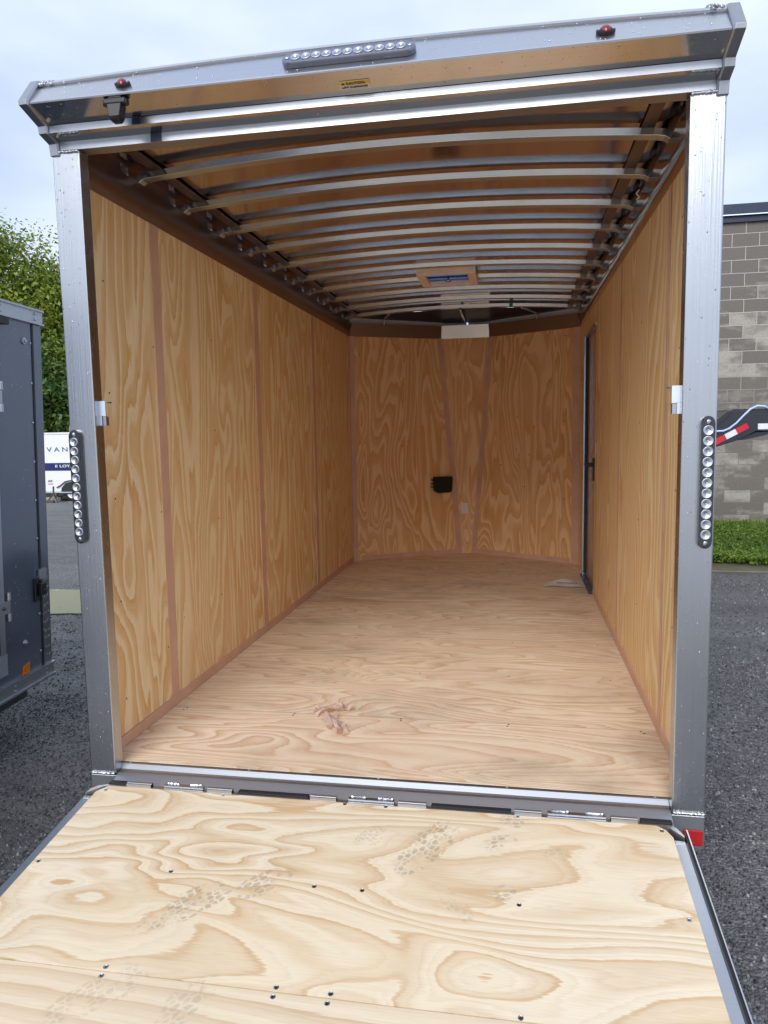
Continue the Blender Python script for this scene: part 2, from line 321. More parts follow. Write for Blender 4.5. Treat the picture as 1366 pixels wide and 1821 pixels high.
# ------------------------------------------------------------------ mesh helpers
class MB:
    def __init__(s): s.v = []; s.f = []; s.mi = []; s.mats = []
    def _m(s, m):
        if m not in s.mats: s.mats.append(m)
        return s.mats.index(m)
    def add(s, vs, fs, m):
        o = len(s.v); s.v += [tuple(x) for x in vs]; k = s._m(m)
        for q in fs: s.f.append(tuple(o+i for i in q)); s.mi.append(k)
        return s
    def box(s, x0, x1, y0, y1, z0, z1, m):
        vs = [(x, y, z) for x in (x0, x1) for y in (y0, y1) for z in (z0, z1)]
        return s.add(vs, [(0, 1, 3, 2), (4, 6, 7, 5), (0, 4, 5, 1), (2, 3, 7, 6), (0, 2, 6, 4), (1, 5, 7, 3)], m)
    def hexa(s, p, m):  # p: 4 bottom + 4 top
        return s.add(p, [(3, 2, 1, 0), (4, 5, 6, 7), (0, 1, 5, 4), (1, 2, 6, 5), (2, 3, 7, 6), (3, 0, 4, 7)], m)
    def prism(s, poly, a, b, m):  # poly of points, extruded from offset vector a to b
        n = len(poly); a = Vector(a); b = Vector(b)
        vs = [Vector(p)+a for p in poly]+[Vector(p)+b for p in poly]
        fs = [tuple(range(n))[::-1], tuple(range(n, 2*n))]+[(i, (i+1) % n, n+(i+1) % n, n+i) for i in range(n)]
        return s.add(vs, fs, m)
    def rings(s, rings, m, caps=True, closed=True):
        n = len(rings[0]); vs = [p for q in rings for p in q]; fs = []
        for k in range(len(rings)-1):
            for i in range(n if closed else n-1):
                j = (i+1) % n; fs.append((k*n+i, k*n+j, (k+1)*n+j, (k+1)*n+i))
        if caps: fs += [tuple(range(n))[::-1], tuple((len(rings)-1)*n+i for i in range(n))]
        return s.add(vs, fs, m)
    def lathe(s, c, axis, prof, m, n=16):  # prof: (r, t) along axis
        c = Vector(c); ax = Vector(axis).normalized(); a = ax.orthogonal().normalized(); b = ax.cross(a)
        rs = [[c+ax*t+(a*math.cos(2*math.pi*i/n)+b*math.sin(2*math.pi*i/n))*max(r, 1e-5) for i in range(n)] for r, t in prof]
        return s.rings(rs, m)
    def tube(s, pts, rad, m, n=8):
        pts = [Vector(p) for p in pts]; rs = []; up = Vector((0, 0, 1))
        for i, p in enumerate(pts):
            d = (pts[min(i+1, len(pts)-1)]-pts[max(i-1, 0)]).normalized()
            a = d.cross(up); a = a.normalized() if a.length > 1e-3 else d.orthogonal().normalized(); b = a.cross(d)
            q = rad[i] if isinstance(rad, (list, tuple)) else rad
            rs.append([p+(a*math.cos(2*math.pi*k/n)+b*math.sin(2*math.pi*k/n))*q for k in range(n)])
        return s.rings(rs, m)
    def build(s, name, parent=None, label=None, bevel=0, smooth=False):
        me = bpy.data.meshes.new(name); me.from_pydata(s.v, [], s.f)
        for m in s.mats: me.materials.append(m)
        me.polygons.foreach_set('material_index', s.mi)
        if smooth: me.polygons.foreach_set('use_smooth', [True]*len(me.polygons))
        me.update(); o = bpy.data.objects.new(name, me); S.collection.objects.link(o)
        if parent is not None: setp(o, parent)
        if label: o['label'] = label
        if bevel:
            b = o.modifiers.new('bevel', 'BEVEL'); b.width = bevel; b.segments = 2; b.limit_method = 'ANGLE'; b.angle_limit = R(40)
        return o
WM = {}
def setp(o, p):
    o.parent = p; w = WM.get(p.name, Matrix.Identity(4)); o.matrix_parent_inverse = w.inverted(); WM[o.name] = Matrix.Identity(4)
def thing(name, loc, label, cat, group=None):
    o = bpy.data.objects.new(name, None); S.collection.objects.link(o); o.location = loc; WM[o.name] = Matrix.Translation(loc)
    o['label'] = label; o['category'] = cat
    if group: o['group'] = group
    return o
def tag(o, label, cat, group=None):
    o['label'] = label; o['category'] = cat
    if group: o['group'] = group
    return o
def struct(o): o['kind'] = 'structure'; return o
def text(body, size, mat, mtx, parent, name='lettering', width=1.0, ext=.0008, spacing=1.0, align='LEFT'):
    c = bpy.data.curves.new('txt', 'FONT'); c.body = body; c.size = size; c.extrude = ext; c.space_character = spacing; c.align_x = align; c.resolution_u = 3; c.offset = size*.012
    o = bpy.data.objects.new('txt', c); S.collection.objects.link(o)
    dg = bpy.context.evaluated_depsgraph_get(); me = bpy.data.meshes.new_from_object(o.evaluated_get(dg)); bpy.data.objects.remove(o)
    me.transform(mtx @ Matrix.Diagonal((width, 1, 1, 1))); me.materials.clear(); me.materials.append(mat)
    q = bpy.data.objects.new(name, me); S.collection.objects.link(q); setp(q, parent); return q

# ------------------------------------------------------------------ ground
GZ = -.42
def ss(a, b, x): t = np.clip((x-a)/(b-a), 0, 1); return t*t*(3-2*t)
def gz(x, y): return GZ-.92*np.clip((y-6)/19., 0, 1.6)*ss(2, 8, -x)
xs = np.unique(np.concatenate([np.linspace(-400, -40, 10), np.linspace(-40, 14, 55), np.linspace(14, 400, 12)]))
ys = np.unique(np.concatenate([np.linspace(-400, -12, 12), np.linspace(-12, 60, 73), np.linspace(60, 600, 12)]))
X, Y = np.meshgrid(xs, ys); Z = gz(X, Y)
vs = np.stack([X.ravel(), Y.ravel(), Z.ravel()], 1).tolist(); nx = len(xs); fs = [(j*nx+i, j*nx+i+1, (j+1)*nx+i+1, (j+1)*nx+i) for j in range(len(ys)-1) for i in range(nx-1)]
struct(MB().add(vs, fs, M['ground']).build('ground'))
# loose stones lying on the yard
def chips(n, bx, by, smin, smax, dens=None):
    p = rng.uniform((bx[0], by[0]), (bx[1], by[1]), (n, 2)); s = smin+(smax-smin)*rng.random(n)**2.2
    a = rng.random(n)*2*np.pi; base = np.array([[1, 0], [.1, .9], [-.9, .35], [-.6, -.8], [.55, -.75]])
    jit = 1+.45*(rng.random((n, 5, 1))-.5); b = base[None]*jit*s[:, None, None]*.5
    ca, sa = np.cos(a)[:, None], np.sin(a)[:, None]
    x = b[..., 0]*ca-b[..., 1]*sa; y = b[..., 0]*sa+b[..., 1]*ca
    z0 = gz(p[:, 0], p[:, 1]); h = s*rng.uniform(.25, .6, n)
    v = np.zeros((n, 9, 3)); v[:, :5, 0] = x+p[:, :1]; v[:, :5, 1] = y+p[:, 1:]; v[:, :5, 2] = z0[:, None]-.001
    for k, q in enumerate((0, 1, 2, 3)):
        v[:, 5+k, 0] = p[:, 0]+x[:, q]*.55; v[:, 5+k, 1] = p[:, 1]+y[:, q]*.55; v[:, 5+k, 2] = z0+h*(1+.5*(rng.random(n)-.5))
    F = [(0, 1, 6, 5), (1, 2, 7, 6), (2, 3, 8, 7), (3, 4, 8), (4, 0, 5, 8), (5, 6, 7, 8)]
    o = np.arange(n)*9
    return v.reshape(-1, 3), [tuple(int(i)+k for k in q) for i in o for q in F]
V = []; F = []
for a in [(26000, (-2.7, -1.02), (-1.4, 1.8), .005, .016), (9000, (-4.5, -1.2), (1.6, 6.0), .008, .024), (22000, (1.08, 2.6), (-.6, 3.0), .005, .016), (9000, (1.1, 4.2), (2.8, 6.3), .008, .020), (60, (-2.6, 3.5), (-1, 5), .03, .05)]:
    v, q = chips(*a); o = len(V); V += v.tolist(); F += [tuple(i+o for i in z) for z in q]
g = MB().add(V, F, M['chip']).build('gravel'); g['kind'] = 'stuff'

# puddle
pts = []
for i in range(60):
    t = i/60*2*math.pi; x = -5.6+2.75*math.copysign(abs(math.cos(t))**.5, math.cos(t)); y = 4.26+.50*math.copysign(abs(math.sin(t))**.45, math.sin(t))
    y += .05*math.sin(7*t)*(1 if math.sin(t) < 0 else .25)+.02*random.uniform(-1, 1); pts.append((x, y, GZ+.012))
struct(MB().add(pts, [tuple(range(60))], M['water']).build('puddle'))
def puddle(cx, cy, rx, ry, sd):  # unseen puddles behind the camera, added as bright sky reflectors for the posts
    rd = random.Random(sd); p = [(cx+rx*(1+.18*math.sin(3*t+sd)+rd.uniform(-.04, .04))*math.cos(t), cy+ry*(1+.2*math.sin(2*t+sd*2)+rd.uniform(-.05, .05))*math.sin(t), GZ+.012) for t in [i/48*2*math.pi for i in range(48)]]
    struct(MB().add(p, [tuple(range(48))], M['water']).build('puddle'))
struct(MB().add([(-60, -80, GZ+.006), (60, -80, GZ+.006), (60, -5.2, GZ+.006), (-60, -4.6, GZ+.006)], [(0, 1, 2, 3)], plain('added_pale_ground', (.42, .41, .39), .8, var=.2, scale=9, bump=.5)).build('added_pale_yard'))  # unseen pale ground behind the camera, added to lighten what the posts reflect
puddle(1.5, -9.5, 5, 1.4, 1); puddle(-5, -14, 6, 2.2, 2); puddle(7, -19, 8, 3, 3); puddle(-3, -27, 12, 4, 4)
# kerb strip in front of the grass
struct(MB().box(1.2, 14, 6.42, 6.93, GZ-.1, GZ+.02, M['kerb']).build('kerb', bevel=.01))
struct(MB().box(1.2, 14, 6.93, 10.45, GZ-.1, GZ+.035, plain('soil', (.05, .04, .025), .95, bump=.8)).build('soil_bed'))
# grass and weeds
V = []; F = []
def blade(x, y, h, w, lean, a, broad=0):
    o = len(V); d = (math.cos(a), math.sin(a)); q = (-d[1], d[0]); z = GZ+.035
    if broad:
        c = (x, y, z+h*.6); L = w
        V.extend([(c[0]-d[0]*L, c[1]-d[1]*L, c[2]-.01), (c[0]+q[0]*L*.45, c[1]+q[1]*L*.45, c[2]+.012), (c[0]+d[0]*L, c[1]+d[1]*L, c[2]+lean*L), (c[0]-q[0]*L*.45, c[1]-q[1]*L*.45, c[2]+.012)])
        F.append((o, o+1, o+2, o+3)); return
    V.extend([(x-q[0]*w, y-q[1]*w, z), (x+q[0]*w, y+q[1]*w, z), (x+d[0]*lean*.4+q[0]*w*.6, y+d[1]*lean*.4+q[1]*w*.6, z+h*.6), (x+d[0]*lean*.4-q[0]*w*.6, y+d[1]*lean*.4-q[1]*w*.6, z+h*.6), (x+d[0]*lean, y+d[1]*lean, z+h)])
    F.extend([(o, o+1, o+2, o+3), (o+3, o+2, o+4)])
for i in range(21000):
    x = random.uniform(2.3, 6.0); y = 6.9+3.55*random.random(); hs = .5+.5*math.sin(x*3.1+y*1.7)*math.sin(y*2.3-x)
    blade(x, y, random.uniform(.05, .13)*(.6+.7*hs)+(.06 if y > 10.1 else 0), random.uniform(.003, .007), random.uniform(.01, .07), random.random()*6.3)
for i in range(13000):
    x = random.uniform(2.3, 6.0); y = 6.78+.08*math.sin(x*5)+3.4*random.random()**1.5
    blade(x, y, random.uniform(.02, .16), random.uniform(.015, .045), random.uniform(-.4, .5), random.random()*6.3, 1)
g = MB().add(V, F, M['grass']).build('grass'); g['kind'] = 'stuff'; g['label'] = 'wet green grass and weeds along the block wall'; g['category'] = 'grass'

# ------------------------------------------------------------------ block building
bt = thing('block_building', (8, 12, GZ), 'tall grey concrete block building with dark metal roof edge behind the grass', 'building')
wl = MB(); wl.box(1.6, 16, 10.45, 18, GZ+.13, 4.43, M['cmu']).build('wall', bt)
MB().box(1.58, 16.02, 10.435, 18.02, GZ-.1, GZ+.13, M['conc']).build('foundation', bt, 'pale concrete footing')
fm = MB(); fm.box(1.5, 16.1, 10.36, 18.1, 4.53, 4.69, M['flash']); fm.box(1.5, 16.1, 10.345, 10.36, 4.515, 4.53, M['zinc']); fm.box(1.55, 16.05, 10.40, 18.05, 4.425, 4.53, M['flash'])
fm.build('roof_edge', bt, 'dark metal flashing in two steps')

# ------------------------------------------------------------------ trees
def tree_mesh(seed, H, W, nl, leafm, lsz):
    rd = random.Random(seed); tb = MB()
    ht = H*.34
    trunk = [(0, 0, -.6), (.1, 0, ht*.5), (-.05, .1, ht), (.1, .05, H*.62), (0, 0, H*.86)]
    tb.tube(trunk, [H*.032, H*.026, H*.022, H*.013, H*.004], M['bark'], 9)
    lobes = []
    for i in range(60):
        a = rd.random()*6.283; z = H*(.22+.70*rd.random()); k = math.sqrt(max(.08, 1-((z/H-.50)/.52)**2)); r_ = W*.5*k*(.35+.6*rd.random())
        p = (r_*math.cos(a), r_*math.sin(a), z); lobes.append((p, H*rd.uniform(.075, .14)))
        if i < 14:
            z0 = z*.55+.1*H
            tb.tube([(0, 0, z0), (p[0]*.5, p[1]*.5, z0*.45+z*.5), p], [H*.011, H*.007, H*.002], M['bark'], 5)
    V = []; F = []
    for i in range(nl):
        (cx, cy, cz), rr_ = rd.choice(lobes)
        v = Vector((rd.gauss(0, 1), rd.gauss(0, 1), rd.gauss(0, .8))); v.normalize(); q = rr_*(rd.random()**.45)*1.25
        # twig clusters
        c = Vector((cx, cy, cz))+v*q
        n = (v+Vector((rd.gauss(0, .6), rd.gauss(0, .6), rd.gauss(0, .6)+.5))).normalized(); a = n.orthogonal().normalized(); a.rotate(Matrix.Rotation(rd.random()*6.28, 3, n)); b = n.cross(a)
        L = lsz*rd.uniform(.6, 1.3); o = len(V)
        V += [tuple(c-a*L), tuple(c+b*L*.5), tuple(c+a*L), tuple(c-b*L*.5)]; F.append((o, o+1, o+2, o+3))
    return tb, (V, F)
def tree(seed, x, y, H, W, leafm, label, nl=15000, lsz=.13):
    t = thing('deciduous_tree', (x, y, float(gz(x, y))), label, 'tree', 'trees behind the yard')
    tb, (V, F) = tree_mesh(seed, H, W, nl, leafm, lsz); T = Vector((x, y, float(gz(x, y))))
    tb.v = [tuple(Vector(v)+T) for v in tb.v]; tb.build('trunk', t, smooth=True)
    MB().add([tuple(Vector(v)+T) for v in V], F, leafm).build('crown', t)
tree(3, -27.6, 34, 14.0, 9.5, M['leaf'], 'tall yellow green tree rising highest behind the grey trailer', 60000, .125)
tree(5, -23.6, 35.5, 12.6, 7.5, M['leaf'], 'yellow green tree partly hidden by the left aluminium post', 38000, .115)
tree(8, -24.6, 32.5, 8.6, 6.5, M['leaf2'], 'lower dark green tree just above the white trailer', 26000, .10)
tree(11, -29.5, 31.5, 10.5, 8.0, M['leaf2'], 'dark green tree mostly hidden behind the grey trailer', 12000, .14)
tree(12, -20.5, 33.0, 8.0, 6.5, M['leaf2'], 'dark green tree hidden behind the left post of the open trailer', 9000, .14)
V = []; F = []
for i in range(16000):
    x = random.uniform(-32, -17); y = random.uniform(30.2, 31.6); z = float(gz(x, y))+2.6*random.random()**1.2*(.8+.3*math.sin(x*2)); L = random.uniform(.06, .15); a = Vector((random.gauss(0, 1), random.gauss(0, 1), random.gauss(0, 1))).normalized(); b = a.orthogonal().normalized(); o = len(V); c = Vector((x, y, z))
    V += [tuple(c-a*L), tuple(c+b*L*.5), tuple(c+a*L), tuple(c-b*L*.5)]; F.append((o, o+1, o+2, o+3))
h = MB().add(V, F, M['leaf2']).build('undergrowth'); h['kind'] = 'stuff'

# ------------------------------------------------------------------ wheel helper
def wheel(cx, cy, cz, rad, wid, axis, parent):
    ax = Vector(axis); o = MB(); h = wid/2
    o.lathe((cx, cy, cz), ax, [(rad*.62, -h*.9), (rad*.9, -h), (rad*.985, -h*.75), (rad, -h*.4), (rad, h*.4), (rad*.985, h*.75), (rad*.9, h), (rad*.62, h*.9)], M['tyre'], 32)
    w = o.build('wheel', parent, smooth=True)
    rm = MB().lathe((cx, cy, cz), ax, [(rad*.60, -h*.93), (rad*.63, -h*.97), (rad*.55, -h*.8), (rad*.5, -h*.3), (rad*.2, -h*.35), (rad*.17, -h*.85), (rad*.05, -h*.95), (rad*.05, h*.95), (rad*.17, h*.85), (rad*.2, h*.35), (rad*.5, h*.3), (rad*.55, h*.8), (rad*.63, h*.97), (rad*.60, h*.93)], M['rim'], 24)
    a = ax.orthogonal().normalized(); b = ax.cross(a)
    for s_ in (-1, 1):
        for k in range(5):
            q = Vector((cx, cy, cz))+(a*math.cos(k*1.2566)+b*math.sin(k*1.2566))*rad*.3+ax*s_*h*.3
            rm.lathe(q, ax*s_, [(rad*.06, 0), (rad*.06, .02)], M['darkmetal'], 8)
    rm.build('rim', w, smooth=True)
    return w

# ------------------------------------------------------------------ the open trailer
W2, PI_, WI, L, D, ZF, ZT, HT = 1.065, .965, 1.034, 4.3635, .5798, .02, 2.113, 2.18
TR = thing('cargo_trailer', (0, 2.2, GZ), 'open empty cargo trailer with plywood inside, bare aluminium frame and lowered ramp', 'trailer')
# posts
for s_ in (-1, 1):
    x0, x1 = sorted((s_*PI_, s_*W2))
    p = MB().box(x0, x1, 0, .055, .0, HT, M['post']).build('post', TR, bevel=.004)
    n = 26
    for zz, yy in ((.002, -.004), (HT-.004, -.003)):
        pts = [(x0+.002+(x1-x0-.004)*i/n, yy+random.uniform(-.0012, .0012), zz+random.uniform(-.0015, .0015)) for i in range(n+1)]
        MB().tube(pts, [.0042+random.uniform(-.001, .0012) for _ in pts], M['weld'], 6).build('weld_bead', p, smooth=True)
    # keeper bracket on inner side
    xi = s_*PI_; k = MB()
    a, b = sorted((xi+s_*.002, xi-s_*.025)); k.box(a, b, .028, .031, 1.298, 1.350, M['zinc'])
    a, b = sorted((xi+s_*.002, xi-s_*.009)); k.box(a, b, .028, .031, 1.265, 1.2975, M['zinc'])
    k.build('keeper_bracket', p)
    a, b = sorted((xi-s_*.010, xi-s_*.022)); MB().box(a, b, .034, .052, 1.265, 1.296, M['screw']).build('keeper_bolt', p)
    a, b = sorted((xi-s_*.026, xi-s_*.036)); MB().box(a, b, .040, .052, 1.342, 1.347, M['darkmetal']).build('keeper_tab', p)
# bar lights
def barlight(c, u, v, n, parent, base, length=.40, wid=.040, k=11):
    c, u, v, n = map(Vector, (c, u, v, n)); h = length/2; r_ = wid/2; ring = []
    for i in range(13): a = -math.pi/2+math.pi*i/12; ring.append(u*(h-r_+r_*math.cos(a))+v*r_*math.sin(a))
    for i in range(13): a = math.pi/2+math.pi*i/12; ring.append(u*(-h+r_+r_*math.cos(a))+v*r_*math.sin(a))
    o = MB().rings([[c+p-n*.003 for p in ring], [c+p+n*.010 for p in ring], [c+p*.975*1.0+n*.014 for p in ring]], base)
    b = o.build('bar_light', parent, bevel=0)
    pitch = (length-2*.027)/k
    for i in range(k):
        q = c+u*(-(k-1)/2*pitch+i*pitch)+n*.0135; rr_ = min(r_*.80, pitch*.49)
        MB().lathe(q, n, [(rr_, 0), (rr_*.98, .003), (rr_*.84, .0042), (rr_*.78, .003), (rr_*.60, .0042), (rr_*.54, .003), (rr_*.30, .004), (rr_*.24, .001), (rr_*.10, .0008), (.0005, .003)], M['lamp'], 20).build('lens', b, smooth=True)
    for e in (-1, 1):
        MB().lathe(c+u*e*(h-.017)+n*.013, n, [(.0075, 0), (.0075, .003), (.003, .005), (.0004, .004)], M['screw'], 12).build('screw', b, smooth=True)
    return b
rear = MB().box(-W2, W2, 0.0005, .058, -.118, -.006, M['sill']).build('rear_frame', TR, bevel=.003)
M['lampdark'] = plain('dark_lamp_base', (.035, .037, .045), .2, .3, Coat_Weight=.5)
barlight((1.037, -.0035, 1.056), (0, 0, 1), (1, 0, 0), (0, -1, 0), TR, M['lampdark'])
barlight((-1.039, -.0035, 1.052), (0, 0, 1), (1, 0, 0), (0, -1, 0), TR, M['lampdark'])
# side reflectors under the posts
for s_ in (-1, 1):
    MB().box(s_*1.030-.030, s_*1.030+.030, -.006, -.001, -.104, -.052, M['red']).build('reflector', TR, 'red reflector under the post', bevel=.006)
# header (extruded stepped profile) with crowned top
prof = [(0.055, 2.182), (0.0, 2.182), (0.0, 2.209), (-.052, 2.217), (-.055, 2.2175), (-.055, 2.240), (-.050, 2.2405), (-.149, 2.269), (-.151, 2.273), (-.149, 2.277)]
nx_ = 24
def header_ring(x, sc=0., end=False):
    cw = .018*(1-(x/W2)**2)-.008
    pr = list(prof)+[(-.090, 2.352+cw), (-.096, 2.356+cw), (-.092, 2.364+cw), (-.06, 2.372+cw), (.0, 2.384+cw), (.055, 2.372+cw)]
    return [(x, y, z) for y, z in pr]
rg = [header_ring(-1.034+2.068*i/nx_) for i in range(nx_+1)]
hd = MB(); n = len(rg[0]); hd.mats = [M['header'], M['polish'], alum('header_rail_metal', rough=.30, brush=(.6, 70, 70), col=(.40, .42, .46))]
vs = [p for q in rg for p in q]; hd.v = [tuple(p) for p in vs]
for k in range(nx_):
    for i in range(n):
        j = (i+1) % n; hd.f.append((k*n+i, (k+1)*n+i, (k+1)*n+j, k*n+j)); hd.mi.append({0: 2, 1: 2, 2: 1, 3: 1, 4: 2, 5: 1, 6: 1}.get(i, 0))
header = hd.build('header', TR)
# groove end blocks + blue shims
MB().box(-.706, -.668, -.002, .0, 2.183, 2.208, M['flash']).build('shim', header)
MB().box(-.74, -.71, -.0575, -.055, 2.219, 2.238, M['flash']).build('shim', header)
for s_ in (-1, 1):
    outer = [(0.06, 2.165), (-.006, 2.165), (-.012, 2.2), (-.062, 2.214), (-.066, 2.236), (-.156, 2.266), (-.158, 2.279), (-.100, 2.352), (-.088, 2.366), (.06, 2.385)]
    x0, x1 = s_*1.0345, s_*1.068
    inner = [(y+(.012 if y < 0 else 0), z+(.006 if z < 2.27 else -.004)) for y, z in outer]
    ringA = [(x0, y+(.004), z) for y, z in outer]; ringB = [(x1, y, z) for y, z in outer]
    o = MB(); mid = [(x0+s_*.006, y-.002, z) for y, z in outer]
    rs = [ringA, mid, ringB] if s_ > 0 else [ringB, mid, ringA]
    o.rings(rs, M['darkcap'] if 'darkcap' in M else M.setdefault('darkcap', alum('dull_end_cap', rough=.38, brush=(20, 20, 20), col=(.42, .43, .46))))
    cap = o.build('end_cap', header, bevel=.001)
    ck = MB()
    for i in range(16):
        q = (x0-s_*random.uniform(0, .05), -.088+random.uniform(-.008, .008), 2.356+random.uniform(-.006, .006))
        ck.lathe(q, (random.random()-.5, -1, random.random()), [(.001, -.006), (random.uniform(.006, .014), 0), (.001, .006)], M['darkcap'], 7)
    ck.build('sealant', header, smooth=True)
# lights on header upper face
P0 = Vector((0, -.149, 2.277)); un = Vector((0, .059, .085)).normalized(); nn = Vector((0, -un.z, un.y))
def hp(x, t, off=.0): return Vector((x, 0, 0))+Vector((0, P0.y, P0.z))+un*t+nn*off
barlight(hp(-.012, .048, .004), (1, 0, 0), un, nn, header, M['lampblue'], wid=.050)
for x in (-.725, .713):
    c = hp(x, .034, .0); ring = [Vector((1, 0, 0))*.026*math.cos(a)*(1)+un*.0125*math.sin(a) for a in [2*math.pi*i/20 for i in range(20)]]
    o = MB().rings([[c+p for p in ring], [c+p+nn*.007 for p in ring], [c+p*.85+nn*.010 for p in ring]], M['black'])
    o.lathe(c+nn*.009, nn, [(.014, 0), (.013, .004), (.008, .008), (.001, .009)], M['dkred'], 16)
    for e in (-1, 1): o.lathe(c+Vector((e*.0185, 0, 0))+nn*.009, nn, [(.0045, 0), (.004, .003), (.0005, .003)], M['lamp'], 10)
    o.build('marker_light', header, 'small dark red oval marker light')
# sticker on polished face
fn = Vector((0, -.029, -.099)).normalized(); fu = Vector((0, -.099, .029)).normalized()
Fp = lambda x, t, off: Vector((x, -.054, 2.2415))+fu*t+fn*off
def fquad(x0, x1, t0, t1, off, m, nm, par):
    return MB().prism([Fp(x0, t0, off), Fp(x1, t0, off), Fp(x1, t1, off), Fp(x0, t1, off)], -fn*.0008, (0, 0, 0), m).build(nm, par)
st = fquad(-.046, .046, .030, .060, .0022, M['whitep'], 'warning_sticker', header); st['label'] = 'yellow and white caution sticker'
fquad(-.0455, .0455, .045, .0595, .0030, M['yellow'], 'yellow_band', header)
mt = Matrix((Vector((1, 0, 0)), fu, fn)).transposed().to_4x4()
mm = mt.copy(); mm.translation = Fp(-.026, .0475, .0036); text('CAUTION', .0125, M['ink'], mm, header, width=1.02)
mm = mt.copy(); mm.translation = Fp(-.041, .0335, .0030); text('LOW CLEARANCE', .0095, M['ink'], mm, header, width=1.0)
MB().prism([Fp(-.040, .048, .0036), Fp(-.029, .048, .0036), Fp(-.0345, .057, .0036)], (0, 0, 0), fn*.0006, M['ink']).build('warning_triangle', header)
# reversing camera hanging under the lip
cb = MB(); cx = -.748
cb.box(cx-.036, cx+.036, -.150, -.122, 2.246, 2.262, M['black'])
cb.lathe((cx-.030, -.136, 2.244), (0, 0, 1), [(.013, 0), (.013, .016)], M['black'], 12); cb.lathe((cx+.030, -.136, 2.244), (0, 0, 1), [(.013, 0), (.013, .016)], M['black'], 12)
cb.box(cx-.022, cx+.022, -.146, -.118, 2.262, 2.272, M['black'])
cb.hexa([(cx-.018, -.155, 2.205), (cx+.018, -.155, 2.205), (cx+.018, -.118, 2.205), (cx-.018, -.118, 2.205), (cx-.024, -.152, 2.246), (cx+.024, -.152, 2.246), (cx+.024, -.116, 2.246), (cx-.024, -.116, 2.246)], M['black'])
cb.hexa([(cx-.012, -.146, 2.193), (cx+.012, -.146, 2.193), (cx+.012, -.124, 2.193), (cx-.012, -.124, 2.193), (cx-.018, -.155, 2.205), (cx+.018, -.155, 2.205), (cx+.018, -.118, 2.205), (cx-.018, -.118, 2.205)], M['black'])
cb.build('reversing_camera', header, 'small black camera with a glossy flat face', bevel=.003)
# header inner face strip (faces the interior)
# sill
sp_ = [(.060, .006), (.060, .0185), (.051, .0185), (.036, .004), (.029, .001), (.014, .001), (.008, -.002), (-.028, -.021), (-.042, -.025), (-.044, -.050), (.0, -.052)]
sl = MB().prism([(-PI_, y, z) for y, z in sp_], (0, 0, 0), (2*PI_, 0, 0), M['sill']).build('sill', TR, 'long aluminium threshold', bevel=.0015)
MB().box(-PI_, PI_, .0605, .0665, .004, .0185, M['darkmetal']).build('edge_gap', sl)
for x in (-.94, -.475, .0, .445, .925): MB().lathe((x, .062, .0155), (0, 0, 1), [(.0055, 0), (.005, .003), (.001, .005)], M['lamp'], 10).build('rivet', sl, smooth=True)
# floor
fl = MB(); c4 = (0, L+D)
fl.prism([(-WI, .067, 0), (WI, .067, 0), (WI, L, 0), (0, L+D, 0), (-WI, L, 0)], (0, 0, .001), (0, 0, ZF), M['ply_floor'])
floor = fl.build('floor', TR, 'plywood floor with dust and dark stains')
class SC:
    def lathe(s, *a): MB().lathe(*a).build('screw_head', floor)
sc = SC()
for y in (.58, .60): 
    for x in (-.97, -.474, -.002, .443, .972): sc.lathe((x+random.uniform(-.006, .006), y, ZF+.0005), (0, 0, 1), [(.0045, 0), (.004, .0007)], M['hole'], 8)
for y in (1.2, 1.8, 2.4, 3.0):
    for x in (-.9, -.45, 0, .45, .93): sc.lathe((x+random.uniform(-.01, .01), y+random.uniform(-.01, .01), ZF+.0005), (0, 0, 1), [(.004, 0), (.0035, .0007)], M['hole'], 6)
# side walls
def dots(parent, pts, nrm, r_=.0042):
    for p in pts: MB().lathe(p, nrm, [(r_, -.0005), (r_*.9, .0008), (.0005, .0008)], M['hole'], 8).build('screw_head', parent)
seams = (.632, 1.86, 3.10)
wLt = MB().box(-WI-.009, -WI, .057, L, ZF+.001, ZT+.02, M['ply_left']).build('side_wall', TR, 'left plywood lined side wall')
for y in seams+(): MB().box(-WI, -WI+.0035, y-.036, y+.036, ZF+.046, ZT, M['trim']).build('joint_strip', wLt)
MB().box(-WI, -WI+.006, .058, L-.012, ZF+.001, ZF+.046, M['trim']).build('base_trim', wLt)
MB().prism([(-WI, L-.035, 0), (-WI+.004, L-.035, 0), (-WI+.004, L, 0), (-WI, L, 0)], (0, 0, ZF+.0465), (0, 0, ZT), M['trim']).build('corner_strip', wLt)
dots(wLt, [(-WI, y, z) for y, zz in ((.22, (1.80, 1.39, .99, .59, .2)), (.585, (1.6, .9, .3)), (1.2, (1.7, 1.25, .8, .4)), (1.8, (1.5, .9)), (2.5, (1.7, 1.3, .8, .4)), (3.7, (1.5, 1., .5))) for z in zz], (1, 0, 0))
wr = MB(); DY0, DY1, DZ = 3.10, 3.86, 1.96
wr.box(WI, WI+.009, .057, DY0, ZF+.001, ZT+.02, M['ply_right']); wr.box(WI, WI+.009, DY0, DY1, DZ, ZT+.02, M['ply_right']); wr.box(WI, WI+.009, DY1, L, ZF+.001, ZT+.02, M['ply_right'])
wRt = wr.build('side_wall', TR, 'right plywood lined side wall with the door opening')
for y in (.60, 1.86): MB().box(WI-.0035, WI, y-.018, y+.018, ZF+.046, ZT, M['trim']).build('joint_strip', wRt)
for y in (.57, 1.83, 2.98): MB().box(WI-.0042, WI-.0036, y-.0016, y+.0016, ZF+.046, ZT, M['hole']).build('seam_line', wRt)
MB().box(WI-.006, WI, .058, DY0-.02, ZF+.001, ZF+.046, M['trim']).build('base_trim', wRt)
MB().box(WI-.004, WI, L-.06, L, ZF+.002, ZT, M['trim']).build('corner_strip', wRt)
